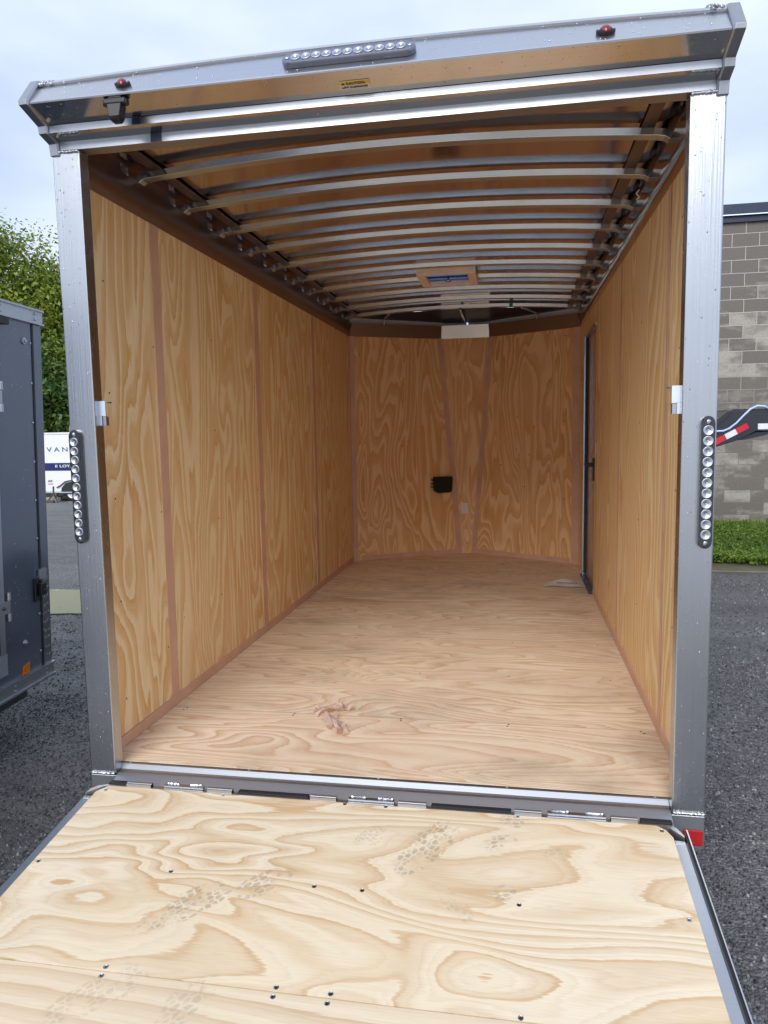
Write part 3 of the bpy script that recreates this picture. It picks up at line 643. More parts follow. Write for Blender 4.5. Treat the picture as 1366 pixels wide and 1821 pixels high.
dots(wRt, [(WI, y, z) for y, zz in ((.40, (1.94, 1.5, 1.0, .5)), (1.2, (1.7, 1.25, .8, .4)), (1.81, (1.5, .9)), (2.5, (1.7, 1.3, .8, .4))) for z in zz], (-1, 0, 0))
MB().box(WI-.004, WI, 3.015, 3.045, 1.05, 1.13, M['whitep']).build('light_switch', wRt, bevel=.001)
# side door in the right wall
sdr = MB().box(1.052, 1.060, DY0+.012, DY1-.012, ZF+.02, DZ-.012, plain('brown_door_skin', (.42, .25, .16), .25)).build('side_door', TR, 'brown reflective side door in the right wall')
dfm = MB()
dfm.box(WI-.014, 1.062, DY1-.010, DY1+.022, ZF+.001, DZ+.02, M['bow']); dfm.box(WI+.010, 1.062, DY0, DY0+.010, ZF+.001, DZ, M['darkmetal']); dfm.box(WI-.010, 1.062, DY0, DY1-.011, DZ-.010, DZ+.012, M['sill'])
dfm.build('door_frame', sdr, 'bright aluminium jamb')
MB().box(1.03, 1.051, DY1-.035, DY1-.012, ZF+.02, DZ-.012, M['rubber']).build('door_seal', sdr)
MB().box(1.004, 1.05, DY0+.01, DY1-.011, ZF+.002, ZF+.012, M['darkmetal']).build('door_sill', sdr)
lt = MB().box(1.040, 1.052, 3.28, 3.36, .84, 1.01, M['black']); lt.box(.998, 1.040, 3.305, 3.335, .945, .975, M['black']); lt.box(.990, 1.006, 3.31, 3.46, .950, .970, M['black'])
lt.build('door_latch', sdr, bevel=.003)
# nose walls
a = (-WI, L); b = (-.053, L+D*(1-.053/WI)); c = (-.226, L+D*(1-.226/WI))
def vpoly(pts, th=.006): return pts
th = .009
nw = MB().prism([(a[0], a[1], ZF), (b[0], b[1], ZF), (c[0], c[1], ZT+.02), (a[0], a[1], ZT+.02)], (0, 0, 0), (-th*.49, th*.87, 0), M['ply_nose']).build('nose_wall', TR, 'left angled plywood nose panel')
ne = MB().prism([(-a[0], a[1], ZF), (-a[0], a[1], ZT+.02), (-c[0], c[1], ZT+.02), (-b[0], b[1], ZF)], (0, 0, 0), (th*.49, th*.87, 0), M['ply_nose']).build('nose_wall', TR, 'right angled plywood nose panel')
nc = MB().prism([(b[0], b[1], ZF), (-b[0], b[1], ZF), (-c[0], c[1], ZT+.02), (c[0], c[1], ZT+.02)], (0, 0, 0), (0, th, 0), M['ply_nose']).build('nose_wall', TR, 'narrow tapering plywood centre nose panel')
def strip(p0, p1, wdir, w, n_, parent, name='joint_strip', mat=None):
    p0, p1, wd_, n_ = Vector(p0), Vector(p1), Vector(wdir).normalized(), Vector(n_).normalized()
    q = [p0, p0+wd_*w, p1+wd_*w, p1]; return MB().prism(q, (0, 0, 0), n_*.004, mat or M['trim']).build(name, parent)
for s_, par in ((-1, nw), (1, ne)):
    e = Vector((-s_*WI, D, 0)).normalized()     # along the angled panel, towards the centre
    nrm = Vector((-s_*D, -WI, 0)).normalized()
    A = Vector((s_*WI, L, 0))
    strip(A+e*.002+Vector((0, 0, ZF)), A+e*.002+Vector((0, 0, ZT)), e, .045 if s_ < 0 else .07, nrm, par, 'corner_strip')
    B = Vector((s_*.053, b[1], ZF)); Cc = Vector((s_*.226, c[1], ZT))
    strip(B-e*.045, Cc-e*.045, e, .045, nrm, par)
    strip(B+Vector((0, 0, .0)), Cc, (-s_, 0, 0), .012, (0, -1, 0), par)
    strip(A+e*.08+Vector((0, 0, ZF)), B-e*.05, (0, 0, 1), .045, nrm, par, 'base_trim')
    for k in range(6):
        pass
nrmL = Vector((D, -WI, 0)).normalized()*1.0; eL = Vector((WI, D, 0)).normalized()
dl = [Vector((-WI, L, 0))+eL*t+Vector((0, 0, z)) for t, z in ((.1, 1.95), (.1, 1.3), (.1, .6), (.5, 1.7), (.5, 1.1), (.85, 1.5))]; dots(nw, dl, nrmL, .005)
nrmR = Vector((-D, -WI, 0)).normalized(); eR = Vector((-WI, D, 0)).normalized()
dl = [Vector((WI, L, 0))+eR*t+Vector((0, 0, z)) for t, z in ((.15, 2.05), (.15, 1.3), (.15, .6), (.5, 1.0), (.55, .7), (.62, 1.35), (.8, .9), (.45, 1.25))]; dots(ne, dl, nrmR, .006)
# black box on the left nose panel
def onL(x, z, off): 
    t = (x+WI)/WI; return Vector((x, L+D*t, z))+nrmL*off
o = MB(); c_ = [(-.315, .790), (-.160, .790), (-.152, .780), (-.152, .775), (-.160, .65), (-.175, .635), (-.285, .632), (-.315, .65)]
o.prism([onL(x, z, .001) for x, z in c_], (0, 0, 0), nrmL*.05, M['black'])
for z in (.76, .725, .69): o.prism([onL(-.335, z-.008, .001), onL(-.316, z-.008, .001), onL(-.316, z+.008, .001), onL(-.335, z+.008, .001)], (0, 0, 0), nrmL*.03, M['black']); o.lathe(onL(-.328, z, .031), nrmL, [(.004, 0), (.004, .003)], M['lamp'], 8)
o.build('junction_box', nw, 'black plastic box with three side tabs', bevel=.004)
yn = lambda z: b[1]+(c[1]-b[1])*(z-ZF)/(ZT-ZF)
MB().prism([(-.052, yn(.416), .416), (.020, yn(.416), .416), (.020, yn(.522), .522), (-.052, yn(.522), .522)], (0, -.006, 0), (0, -.001, 0), M['whitep']).build('cover_plate', nc, bevel=.001)
# coves along the top of the walls
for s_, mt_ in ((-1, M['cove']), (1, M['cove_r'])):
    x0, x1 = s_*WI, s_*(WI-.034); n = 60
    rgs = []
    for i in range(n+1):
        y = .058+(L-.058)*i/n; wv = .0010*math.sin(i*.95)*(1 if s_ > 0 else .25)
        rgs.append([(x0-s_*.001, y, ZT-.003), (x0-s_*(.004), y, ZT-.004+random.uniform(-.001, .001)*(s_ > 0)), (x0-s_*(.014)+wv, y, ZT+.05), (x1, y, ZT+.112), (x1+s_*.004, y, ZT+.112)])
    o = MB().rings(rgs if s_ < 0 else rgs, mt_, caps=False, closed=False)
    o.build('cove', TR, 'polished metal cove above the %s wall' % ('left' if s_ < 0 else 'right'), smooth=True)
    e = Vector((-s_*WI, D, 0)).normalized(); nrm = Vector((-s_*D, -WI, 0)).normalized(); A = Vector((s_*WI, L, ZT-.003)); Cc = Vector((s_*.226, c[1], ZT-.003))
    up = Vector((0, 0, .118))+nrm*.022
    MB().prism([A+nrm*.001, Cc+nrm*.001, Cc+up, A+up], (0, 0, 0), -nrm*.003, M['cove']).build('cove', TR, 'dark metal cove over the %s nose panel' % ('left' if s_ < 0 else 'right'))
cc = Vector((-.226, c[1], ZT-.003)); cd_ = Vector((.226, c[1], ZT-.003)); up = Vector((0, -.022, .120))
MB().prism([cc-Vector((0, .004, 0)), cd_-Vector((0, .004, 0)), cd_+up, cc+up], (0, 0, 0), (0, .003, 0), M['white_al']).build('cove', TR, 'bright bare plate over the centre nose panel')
# roof sheet, bows, rails
def zb(x): return 2.283-.040*(min(abs(x), .94)/.93)**2
n = 24; ny = 40; V = []; F = []
for j in range(ny+1):
    y = .056+(L+.02-.056)*j/ny
    for i in range(n+1):
        x = -1.03+2.06*i/n; V.append((x, y, zb(x)+.040+.0015*math.sin(j*2*math.pi/ (ny/10.4))))
for j in range(ny):
    for i in range(n):
        if abs(-1.03+2.06*(i+.5)/n-.014) < .15 and abs(.056+(L+.02-.056)*(j+.5)/ny-2.86) < .15: continue
        F.append((j*(n+1)+i, j*(n+1)+i+1, (j+1)*(n+1)+i+1, (j+1)*(n+1)+i))
rf = MB().add(V, F, M['roof']).build('roof_lining', TR, 'mirror like metal roof lining', smooth=True)
nosez = .04
MB().add([(-1.03, L+.02, zb(1.03)+.04), (0, L+.02, zb(0)+.04), (1.03, L+.02, zb(1.03)+.04), (.24, L+D-.06, 2.262), (-.24, L+D-.06, 2.262)], [(0, 4, 3, 2, 1)], M['nosedark']).build('nose_roof_lining', TR)
def bow_mesh(cut=None):
    xs_ = [-1.022, -1.014, -1.003, -.985, -.960]+[-.945+1.89*i/28 for i in range(29)]+[.960, .985, 1.003, 1.014, 1.022]
    zz = {1.022: 2.175, 1.014: 2.205, 1.003: 2.224, .985: 2.236, .960: 2.2405}
    o = MB(); rs = []
    for x in xs_:
        ax_ = abs(x); z = zz.get(round(ax_, 3), zb(x)); rs.append((x, z))
    h = .026
    def seg(pts):
        R_ = []
        for i, (x, z) in enumerate(pts):
            x2, z2 = pts[min(i+1, len(pts)-1)]; x1, z1 = pts[max(i-1, 0)]; d = Vector((x2-x1, 0, z2-z1)).normalized(); nn_ = Vector((-d.z, 0, d.x))*h
            R_.append([(x, -.025, z), (x, -.023, z-.001), (x, .023, z-.001), (x, .025, z), (x+nn_.x, .018, z+nn_.z), (x+nn_.x, -.018, z+nn_.z)])
        return R_
    if cut is None: o.rings(seg(rs), M['bow'])
    else:
        o.rings(seg([p for p in rs if p[0] < cut[0]]+[(cut[0], zb(cut[0]))]), M['bow']); o.rings(seg([(cut[1], zb(cut[1]))]+[p for p in rs if p[0] > cut[1]]), M['bow'])
    return o
bows = [.49+.4064*k for k in range(10)]
proto = None
for k, y in enumerate(bows):
    if k == 6:
        o = bow_mesh((-.175, .205)); q = o.build('roof_bow', TR, 'roof bow cut in two by the vent'); me = q.data; me.transform(Matrix.Translation((0, y, 0)))
    else:
        o = bow_mesh(); o.v = [(v[0], v[1]+y, v[2]) for v in o.v]; o.build('roof_bow', TR)
MB().box(.42, .45, bows[9]-.0262, bows[9]-.0255, zb(.43)-.004, zb(.43)+.027, M['green']).build('tape', TR, 'scrap of green tape on the last roof bow')
for s_ in (-1, 1):
    x0, x1 = sorted((s_*.905, s_*.950)); MB().box(x0, x1, .07, L, 2.2705, 2.2765, M['cove']).build('roof_rail', TR)
    x0, x1 = sorted((s_*1.029, s_*1.026)); MB().box(x0, x1, .07, L, 2.20, 2.30, M['cove']).build('roof_rail', TR)
    for k, y in enumerate(bows):
        x = s_*1.018; a_, b_ = sorted((x, x+s_*.004))
        MB().box(a_, b_, y-.125, y-.07, 2.20, 2.268, M['bow']).build('rail_tab', TR)
# curved struts in the nose
for x, dx in ((-.62, -.10), (.0, .0), (.52, .14)):
    y0, y1 = bows[9]+.03, L+D*(1-abs(x+dx)/WI)-.07; z0 = 2.272
    pts = [(x+dx*t, y0+(y1-y0)*t, z0-.004*t) for t in (0, .3, .6, .85)]+[(x+dx, y1-.01, z0-.02), (x+dx, y1, z0-.06)]
    MB().tube(pts, .011, M['bow'], 8).build('nose_strut', TR, smooth=True)
# roof vent
vx0, vx1, vy0, vy1 = -.183, .211, 2.655, 3.06; zv = 2.262
vf = MB(); w = .055
vf.box(vx0, vx1, vy0, vy0+.028, zv, 2.31, M['vent']); vf.box(vx0, vx1, vy1-.028, vy1, zv, 2.31, M['vent']); vf.box(vx0, vx0+w, vy0+.0285, vy1-.0285, zv, 2.31, M['vent']); vf.box(vx1-w, vx1, vy0+.0285, vy1-.0285, zv, 2.31, M['vent'])
vt = vf.build('roof_vent', TR, 'square roof vent with pinkish frame', bevel=.002)
vf = MB(); vf.box(vx0+w, vx1-w, vy0+.029, vy1-.029, 2.296, 2.303, M['lid']); vf.build('vent_lid', vt)
MB().lathe((.014, 2.86, 2.262), (0, 0, 1), [(.004, -.01), (.018, -.008), (.02, .004), (.006, .006), (.006, .035)], M['screw'], 14).build('crank_knob', vt, smooth=True)
MB().box(vx0+w, vx1-w, 2.845, 2.865, 2.280, 2.290, M['darkmetal']).build('vent_arm', vt)
# wiring clip hanging on the right cove
MB().tube([(.985, 1.02, 2.225), (.975, 1.03, 2.215), (.99, 1.04, 2.20), (.978, 1.05, 2.195)], .003, M['whitep'], 6).build('wire_end', TR)
# outer shell
sh = MB(); sh.mats = []
for s_ in (-1, 1):
    x0, x1 = sorted((s_*(WI+.0095), s_*W2))
    if s_ < 0: sh.box(x0, x1, .056, L+.02, -.118, 2.36, M['white'])
    else:
        sh.box(1.0435, W2, .056, DY0, -.118, 2.36, M['white']); sh.box(1.0605, W2, DY0, DY1, -.118, 2.36, M['white']); sh.box(1.0435, W2, DY1+.023, L+.02, -.118, 2.36, M['white'])
    sh.prism([(s_*W2, L+.021, 0), (s_*.02, L+D+.06, 0), (s_*.02, L+D+.025, 0), (s_*(WI+.012), L+.025, 0)], (0, 0, -.118), (0, 0, 2.36), M['white'])
sh.build('outer_skin', TR, 'white outer skin of the trailer')
V = []; F = []; n = 12
yy_ = (.056, 2.70, 3.02, L+.02)
for j, y in enumerate(yy_):
    for i in range(n+1): x = -W2+2*W2*i/n; V.append((x, y, 2.372+.028*(1-(x/W2)**2)))
V.append((0, L+D+.05, 2.37)); m1 = n+1; F = [(j*m1+i, j*m1+i+1, (j+1)*m1+i+1, (j+1)*m1+i) for j in range(3) for i in range(n) if not (j == 1 and i in (5, 6))]+[(3*m1+i, 3*m1+i+1, 4*m1) for i in range(n)]
MB().add(V, F, M['white']).build('roof_skin', TR)
ch = MB()
for x in (-.85, .79): ch.box(x, x+.06, .06, L, -.118, -.002, M['darkmetal'])
for i in range(10): ch.box(-.78, .78, .3+i*.42, .35+i*.42, -.10, -.003, M['darkmetal'])
ch.box(-.04, .04, L+.3, L+D+1.0, -.12, -.03, M['darkmetal']); ch.lathe((0, L+D+1.05, -.12), (0, 0, 1), [(.05, 0), (.06, .04), (.03, .09)], M['darkmetal'], 14)
ch.box(-.03, .03, L+D+.75, L+D+.81, GZ+.02, .2, M['darkmetal']); ch.box(-.09, .09, L+D+.69, L+D+.87, GZ, GZ+.02, M['darkmetal'])
ch.tube([(-1.1, 2.6, -.09), (1.1, 2.6, -.09)], .035, M['darkmetal'])
ch.build('chassis', TR)
for s_ in (-1, 1):
    wheel(s_*1.185, 2.6, GZ+.33, .33, .2, (1, 0, 0), TR)
    o = MB(); pts = [(.50*math.cos(a), .44*math.sin(a)) for a in [math.pi*i/12 for i in range(13)]]
    x0, x1 = sorted((s_*1.067, s_*1.31))
    o.rings([[(x0, 2.6+p, GZ+.33+q), (x1, 2.6+p, GZ+.33+q), (x1, 2.6+p*.97, GZ+.33+q*.97), (x0, 2.6+p*.97, GZ+.33+q*.97)] for p, q in pts], M['sill']); o.build('fender', TR)
# ------------------------------------------------------------------ ramp door
SL = .135
def rz(y, off=0.): return -.005+SL*(y+.055)+off
RD = None; RY0, RY1 = -2.22, -.062
def slab(x0, x1, y0, y1, o0, o1, m, mb=None):
    mb = mb or MB(); return mb.hexa([(x0, y0, rz(y0, o0)), (x1, y0, rz(y0, o0)), (x1, y1, rz(y1, o0)), (x0, y1, rz(y1, o0)), (x0, y0, rz(y0, o1)), (x1, y0, rz(y0, o1)), (x1, y1, rz(y1, o1)), (x0, y1, rz(y1, o1))], m)
fr = MB()
slab(-1.003, -.9795, RY0, -.135, -.05, -.001, M['sill'], fr); slab(.9465, .976, RY0, -.135, -.05, -.002, M['sill'], fr); slab(.9765, .984, RY0, -.135, -.05, -.007, M['darkmetal'], fr)
fr.prism([(-1.003, -.1345, 0), (-.966, -.083, 0), (-.95, -.073, 0), (.925, -.073, 0), (.941, -.083, 0), (.976, -.1345, 0), (.976, -.120, 0), (.962, -.080, 0), (.945, -.066, 0), (-.955, -.066, 0), (-.985, -.078, 0), (-1.003, -.105, 0)][::1], (0, 0, -.055), (0, 0, -.0065), M['sill'])
slab(-1.0, .98, RY0, -.14, -.052, -.020, M['white'], fr)
RD = fr.build('ramp_door', TR, 'lowered ramp door with pale plywood and aluminium frame')
def plyramp(y0, y1, m, chamf, nm='plywood_panel', lab=None):
    if chamf: poly = [(-.9785, y0), (.9455, y0), (.9455, -.125), (.930, -.092), (.905, -.074), (-.950, -.074), (-.9785, -.110)]
    else: poly = [(-.9785, y0), (.9455, y0), (.9455, y1), (-.9785, y1)]
    n = len(poly); vs = [(x, y, rz(y, -.015)) for x, y in poly]+[(x, y, rz(y, .0)) for x, y in poly]
    return MB().add(vs, [tuple(range(n))[::-1], tuple(range(n, 2*n))]+[(i, (i+1) % n, n+(i+1) % n, n+i) for i in range(n)], m).build(nm, RD, lab)
plyramp(-.7975, 0, M['ply_ramp'], True, lab='wide pale sheet nearest the hinges with shoe prints')
plyramp(-2.02, -.8015, M['ply_ramp2'], False, lab='second pale sheet nearer the viewer')
# rubber seal and bright outer edge on the right
slab(.9843, .9905, RY0, -.10, -.05, -.006, M['rubber']).build('edge_seal', RD)
slab(.9908, .9945, RY0, -.082, -.06, -.001, M['header']).build('edge_trim', RD)
slab(-1.0105, -1.0035, RY0, -.10, -.06, -.006, M['header']).build('edge_trim', RD)
slab(.947, .975, -.150, -.143, -.002, .0015, M['weld']).build('weld_bead', RD)
slab(-1.002, -.981, -.150, -.143, -.002, .0015, M['weld']).build('weld_bead', RD)
rn = Vector((0, -SL, 1)).normalized()
for (x, y) in [(-.947, -.099), (-.517, -.080), (-.088, -.080), (.051, -.079), (.481, -.078), (.917, -.098), (-.972+.012, -.458), (-.531, -.450), (-.091, -.456), (.048, -.454), (.483, -.453), (.921, -.45), (-.543, -.788), (-.540, -.814), (-.095, -.788), (-.095, -.814), (.04, -.788), (.038, -.814), (.485, -.791)]:
    q = (x, y, rz(y)); o = MB().lathe(q, rn, [(.0068, -.0005), (.0066, .0010), (.0058, .0012), (.0052, .0006), (.002, .0004)], M['screw'], 14)
    a = random.random()*3
    for k in (0, 1):
        d = Vector((math.cos(a+k*1.5708), math.sin(a+k*1.5708), 0)); e = Vector((-d.y, d.x, 0)); c0 = Vector(q)+rn*.0009
        o.prism([c0-d*.0035-e*.0007, c0+d*.0035-e*.0007, c0+d*.0035+e*.0007, c0-d*.0035+e*.0007], (0, 0, 0), rn*.0005, M['ink'])
    o.build('screw', RD)
# hinges
for xa, xb in ((-.883, -.79), (-.58, -.49), (-.21, -.12), (.09, .185), (.47, .555), (.77, .85)):
    o = MB(); o.tube([(xa+(xb-xa)*i/6, -.060, -.004) for i in range(7)], .0105, M['sill'], 12); o.box(xa, xb, -.072, -.056, -.02, .0035, M['sill'])
    o.build('hinge_knuckle', RD, smooth=False)
for xa, xb in ((-.745, -.60), (-.08, .075), (.575, .755)):
    o = MB().box(xa, xb, -.062, -.0445, -.03, .001, M['sill'])
    for i, t0 in enumerate((.06, .66)):
        p = [(xa+(xb-xa)*(t0+.30*j/9), -.047+random.uniform(-.002, .002), .003+random.uniform(-.001, .001)) for j in range(10)]; o.tube(p, [.0035+random.uniform(-.001, .0015) for _ in p], M['weld'], 6)
    o.build('hinge_plate', RD, smooth=False)
for xa, xb in ((-.955, -.89), (-.47, -.22), (.20, .46), (.86, .955)): MB().box(xa, xb, -.0635, -.0445, -.034, -.001, M['rubber']).build('hinge_gap', RD)  # black blocks put in for the shaded open slots between the hinges
MB().box(-.955, .945, -.064, -.060, -.05, -.013, M['sill']).build('hinge_rail', RD)

# ------------------------------------------------------------------ things on the floor
def film(cx, cy, ang, ln, wd, seed):
    rd = random.Random(seed); n, m_ = 8, 4; V = []; F = []
    for i in range(n+1):
        for j in range(m_+1):
            u = (i/n-.5)*ln; v = (j/m_-.5)*wd*(1-.3*abs(i/n-.4)+.12*math.sin(i*1.7)); u += rd.uniform(-.006, .006); v += rd.uniform(-.006, .006)
            z = .004+abs(.018*math.sin(i*1.3+j*.9)+rd.uniform(-.016, .022))
            V.append((cx+u*math.cos(ang)-v*math.sin(ang), cy+u*math.sin(ang)+v*math.cos(ang), ZF+z))
    for i in range(n):
        for j in range(m_): F.append((i*(m_+1)+j, (i+1)*(m_+1)+j, (i+1)*(m_+1)+j+1, i*(m_+1)+j+1))
    return V, F
o = MB(); V, F = film(-.305, .64, .55, .17, .075, 4); o.add(V, F, M['film']); V, F = film(-.262, .49, -1.05, .22, .065, 9); o.add(V, F, M['film'])
tag(o.build('plastic_wrapper'), 'crumpled clear plastic wrapper on the plywood floor', 'wrapper')
n = 14; V = []; F = []
for i in range(n+1):
    for j in range(7):
        u = i/n; v = j/6; x = .69+.325*u; y = 3.34+.10*v*(1-.0*u)+.03*math.sin(u*3)-.03*u; V.append((x, y+(.05*(v-.5)*math.sin(u*math.pi)), ZF+.004+.034*math.sin(u*math.pi)*(.25+.75*v)+.004*math.sin(u*9+v*3)))
for i in range(n):
    for j in range(6): F.append((i*7+j, (i+1)*7+j, (i+1)*7+j+1, i*7+j+1))
pp = MB().add(V, F, M['whitep']); 
paper = tag(pp.build('paper_sheet'), 'curled white printed sheet lying on the floor by the side door', 'paper')
o = MB()
for k in range(12): 
    x = .79+.013*k; o.box(x, x+.009, 3.372-.002*k, 3.378-.002*k+.012, ZF+.030+.0, ZF+.031, M['ink'])
o.build('print_marks', paper)

# ------------------------------------------------------------------ neighbouring grey trailer
NX = -2.11
GT = thing('cargo_trailer', (-3.15, .1, GZ), 'dark grey cargo trailer wet with rain parked at the left edge', 'trailer')
bd = MB(); bd.box(-4.2, NX, -1.25, 1.372, -.04, 1.835, M['grey'])
bd.prism([(NX-.004, 1.373, 0), (-3.155, 1.9, 0), (-4.196, 1.373, 0)], (0, 0, -.04), (0, 0, 1.835), M['grey']); body = bd.build('body', GT)
for nm, z0, z1 in (('top_rail', 1.835, 1.915), ('bottom_rail', -.115, -.038)):
    o = MB(); o.box(-4.205, NX+.012, -1.26, 1.452, z0+.010, z1-.010, M['sill']); o.box(-4.21, NX+.022, -1.26, 1.455, z1-.010, z1, M['sill']); o.box(-4.21, NX+.022, -1.26, 1.455, z0, z0+.010, M['sill'])
    r_ = o.build(nm, GT)
    for y in (1.10, 1.40, .8, .5):
        for z in (z0+.025, z1-.025): MB().lathe((NX+.012, y-.02, z), (1, 0, 0), [(.008, 0), (.007, .005), (.001, .008)], M['screw'], 10).build('rivet', r_)
MB().box(NX-.03, NX+.004, 1.373, 1.445, .50, 1.834, M['grey']).build('corner_post', GT)
MB().box(NX-.03, NX+.006, 1.372, 1.445, -.037, .499, M['tread']).build('stone_guard', GT, 'diamond plate corner guard')
sm = MB().box(NX, NX+.004, 1.358, 1.3715, -.037, 1.834, M['rubber']).build('side_seam', GT)
for i in range(9): MB().lathe((NX+.001, 1.345, 1.73-.21*i), (1, 0, 0), [(.007, 0), (.006, .004), (.001, .006)], M['lamp'], 10).build('seam_rivet', GT)
for y, z in ((1.285, 1.735), (1.20, .135)):
    MB().lathe((NX+.001, y, z), (1, 0, 0), [(.018, 0), (.017, .006), (.010, .008), (.009, .014), (.001, .016)], M['screw'], 14).build('bolt', GT)
MB().box(NX+.005, NX+.016, 1.335, 1.40, .455, .51, M['sill']).build('bracket', GT)
o = MB().box(NX+.004, NX+.014, 1.295, 1.335, .335, .47, M['black']); o.box(NX+.014, NX+.034, 1.320, 1.372, .365, .435, M['black']); o.box(NX+.014, NX+.038, 1.345, 1.370, .385, .40, M['rubber']); o.build('door_holdback', GT, bevel=.004)
o = MB()
for k in range(3): 
    y = 1.165+.022*k; o.hexa([(NX+.001, y, -.035), (NX+.006, y, -.035), (NX+.006, y+.017, -.033), (NX+.001, y+.017, -.033), (NX+.001, y+.008, .012+.004*k), (NX+.006, y+.008, .012+.004*k), (NX+.006, y+.024, .014+.004*k), (NX+.001, y+.024, .014+.004*k)], M['amber'])
o.build('amber_reflector', GT, 'three slanted amber bars')
dr = MB().box(NX, NX+.006, .16, .97, .035, 1.70, M['grey']).build('side_door', GT, 'grey side door in an aluminium frame')
o = MB(); o.box(NX+.001, NX+.012, .975, 1.018, .13, 1.72, M['sill']); o.box(NX+.001, NX+.012, .10, .974, .02, .085, M['sill']); o.box(NX+.001, NX+.013, .93, 1.025, .018, .129, M['zinc']); o.box(NX+.001, NX+.012, .112, .155, .086, 1.72, M['sill']); o.box(NX+.001, NX+.012, .11, 1.018, 1.721, 1.76, M['sill']); o.build('door_frame', dr)
for z in (.37, 1.435):
    o = MB(); o.box(NX+.013, NX+.020, .55, 1.055, z-.032, z+.032, M['sill'])
    for zz in (z-.075, z+.035): o.lathe((NX+.018, 1.045, zz), (0, 0, 1), [(.012, 0), (.012, .040)], M['header'], 12)
    for y in (.93, 1.0): o.lathe((NX+.020, y, z), (1, 0, 0), [(.011, 0), (.010, .005), (.003, .009)], M['darkmetal'], 12)
    o.build('strap_hinge', dr)
MB().box(NX, NX+.03, .95, 1.12, 1.795, 1.83, M['rubber']).build('rain_hood', GT)
MB().box(-4.15, -2.17, -1.2, 1.3, -.2, -.116, M['darkmetal']).build('chassis', GT)
for x in (-2.32, -3.98):
    for y in (-.35,): wheel(x, y, GZ+.325-(.055 if x < -3 else 0), .33, .2, (1, 0, 0), GT)
o = MB().box(-3.2, -3.1, 1.6, 2.6, -.2, -.11, M['darkmetal']); o.box(-3.18, -3.12, 2.4, 2.46, GZ, .15, M['darkmetal']); o.box(-3.25, -3.05, 2.33, 2.53, GZ, GZ+.02, M['darkmetal']); o.build('drawbar', GT)

PV = Matrix.Translation((-2.11, 1.44, 0)); RM = Matrix.Rotation(R(4.457), 4, 'Z') @ Matrix.Rotation(R(1.857), 4, 'Y') @ Matrix.Rotation(R(-.227), 4, 'X')
GT.matrix_world = Matrix.Translation((-.030, -.1127, 0)) @ PV @ RM @ PV.inverted() @ Matrix.Translation(GT.location)

# ------------------------------------------------------------------ white trailer far behind
WY = 25.0; wg = -1.35
WT = thing('cargo_trailer', (-18.0, 26, wg), 'white cargo trailer with navy stripe and lettering far behind the grey one', 'trailer')
MB().box(-21.6, -15.2, WY, WY+2.4, -.95, 1.40, M['white']).build('body', WT, bevel=.03)
o = MB(); o.box(-21.62, -15.18, WY-.02, WY+2.42, 1.40, 1.48, M['whitep']); o.box(-21.62, -15.18, WY-.02, WY+2.42, -1.0, -.95, M['zinc']); o.build('edge_trim', WT)
MB().box(-17.52, -16.6, WY+.2, WY+1.5, 1.48, 1.76, M['white']).build('roof_unit', WT, bevel=.03)
MB().box(-21.6, -15.2, WY-.006, WY, -.085, .235, M['navy']).build('stripe', WT)
XM = Matrix((Vector((1, 0, 0)), Vector((0, 0, 1)), Vector((0, -1, 0)))).transposed().to_4x4()
def tx(b, x, z, s_, m_, w=1.): mm = XM.copy(); mm.translation = (x, WY-.008, z); return text(b, s_, m_, mm, WT, width=w, ext=.003)
tx('V A N D', -18.46, .70, .255, M['slate'], 1.45)
tx('LOYAL', -17.93, .055, .155, M['white'], 1.6)
MB().box(-18.12, -18.09, WY-.012, WY-.008, .05, .16, M['white']).build('lettering', WT)
MB().box(-18.06, -18.03, WY-.012, WY-.008, .05, .16, M['white']).build('lettering', WT)
tx('AR', -18.50, -.55, .13, M['ink'], 1.3)
MB().box(-18.50, -18.26, WY-.011, WY-.008, -.64, -.615, M['darkmetal']).build('lettering', WT)
wheel(-17.48, WY+.16, wg+.34, .35, .24, (0, 1, 0), WT)
wheel(-16.62, WY+.16, wg+.34, .35, .24, (0, 1, 0), WT)
o = MB(); pts = [(-18.1+.0, wg+.55), (-17.9, wg+.66), (-17.7, wg+.80), (-17.5, wg+.84), (-16.7, wg+.84), (-16.4, wg+.75), (-16.1, wg+.55)]
o.rings([[(x, WY-.06, z), (x, WY+.02, z), (x, WY+.02, z+.04), (x, WY-.06, z+.04)] for x, z in pts], M['darkmetal']); o.build('fender', WT)
MB().prism([(-17.95, 0, wg+.3), (-17.9, 0, wg+.56), (-17.7, 0, wg+.76), (-17.5, 0, wg+.80), (-16.7, 0, wg+.80), (-16.2, 0, wg+.5), (-16.15, 0, wg+.3)], (0, WY-.004, 0), (0, WY-.001, 0), M['rubber']).build('wheel_arch', WT)
o = MB(); o.box(-21.5, -15.3, WY+.1, WY+.2, -1.12, -1.0, M['darkmetal']); o.box(-21.5, -15.3, WY+2.1, WY+2.2, -1.12, -1.0, M['darkmetal']); o.build('chassis', WT)
bl = thing('timber_block', (-18.35, WY+.2, wg), 'stack of brown timber blocking under the white trailer', 'blocking')
MB().box(-18.42, -18.15, WY+.0, WY+.35, wg, wg+.22, M['timber']).build('lower_block', bl); MB().box(-18.38, -18.18, WY+.02, WY+.3, wg+.22, wg+.34, M['timber']).build('upper_block', bl)
js = thing('jack_stand', (-17.6, WY-1.0, float(gz(-17.6, WY-1.0))), 'black tripod jack stand in front of the white trailer wheel', 'stand')
zj = float(gz(-17.6, WY-1.0)); o = MB()
for dx, dy in ((-.25, -.1), (.3, -.2), (.05, .25)): o.tube([(-17.6+dx, WY-1+dy, zj), (-17.6, WY-1, zj+.35)], .025, M['black'])
o.tube([(-17.6, WY-1, zj+.33), (-17.66, WY-.9, zj+.62)], .035, M['black']); o.build('frame', js)
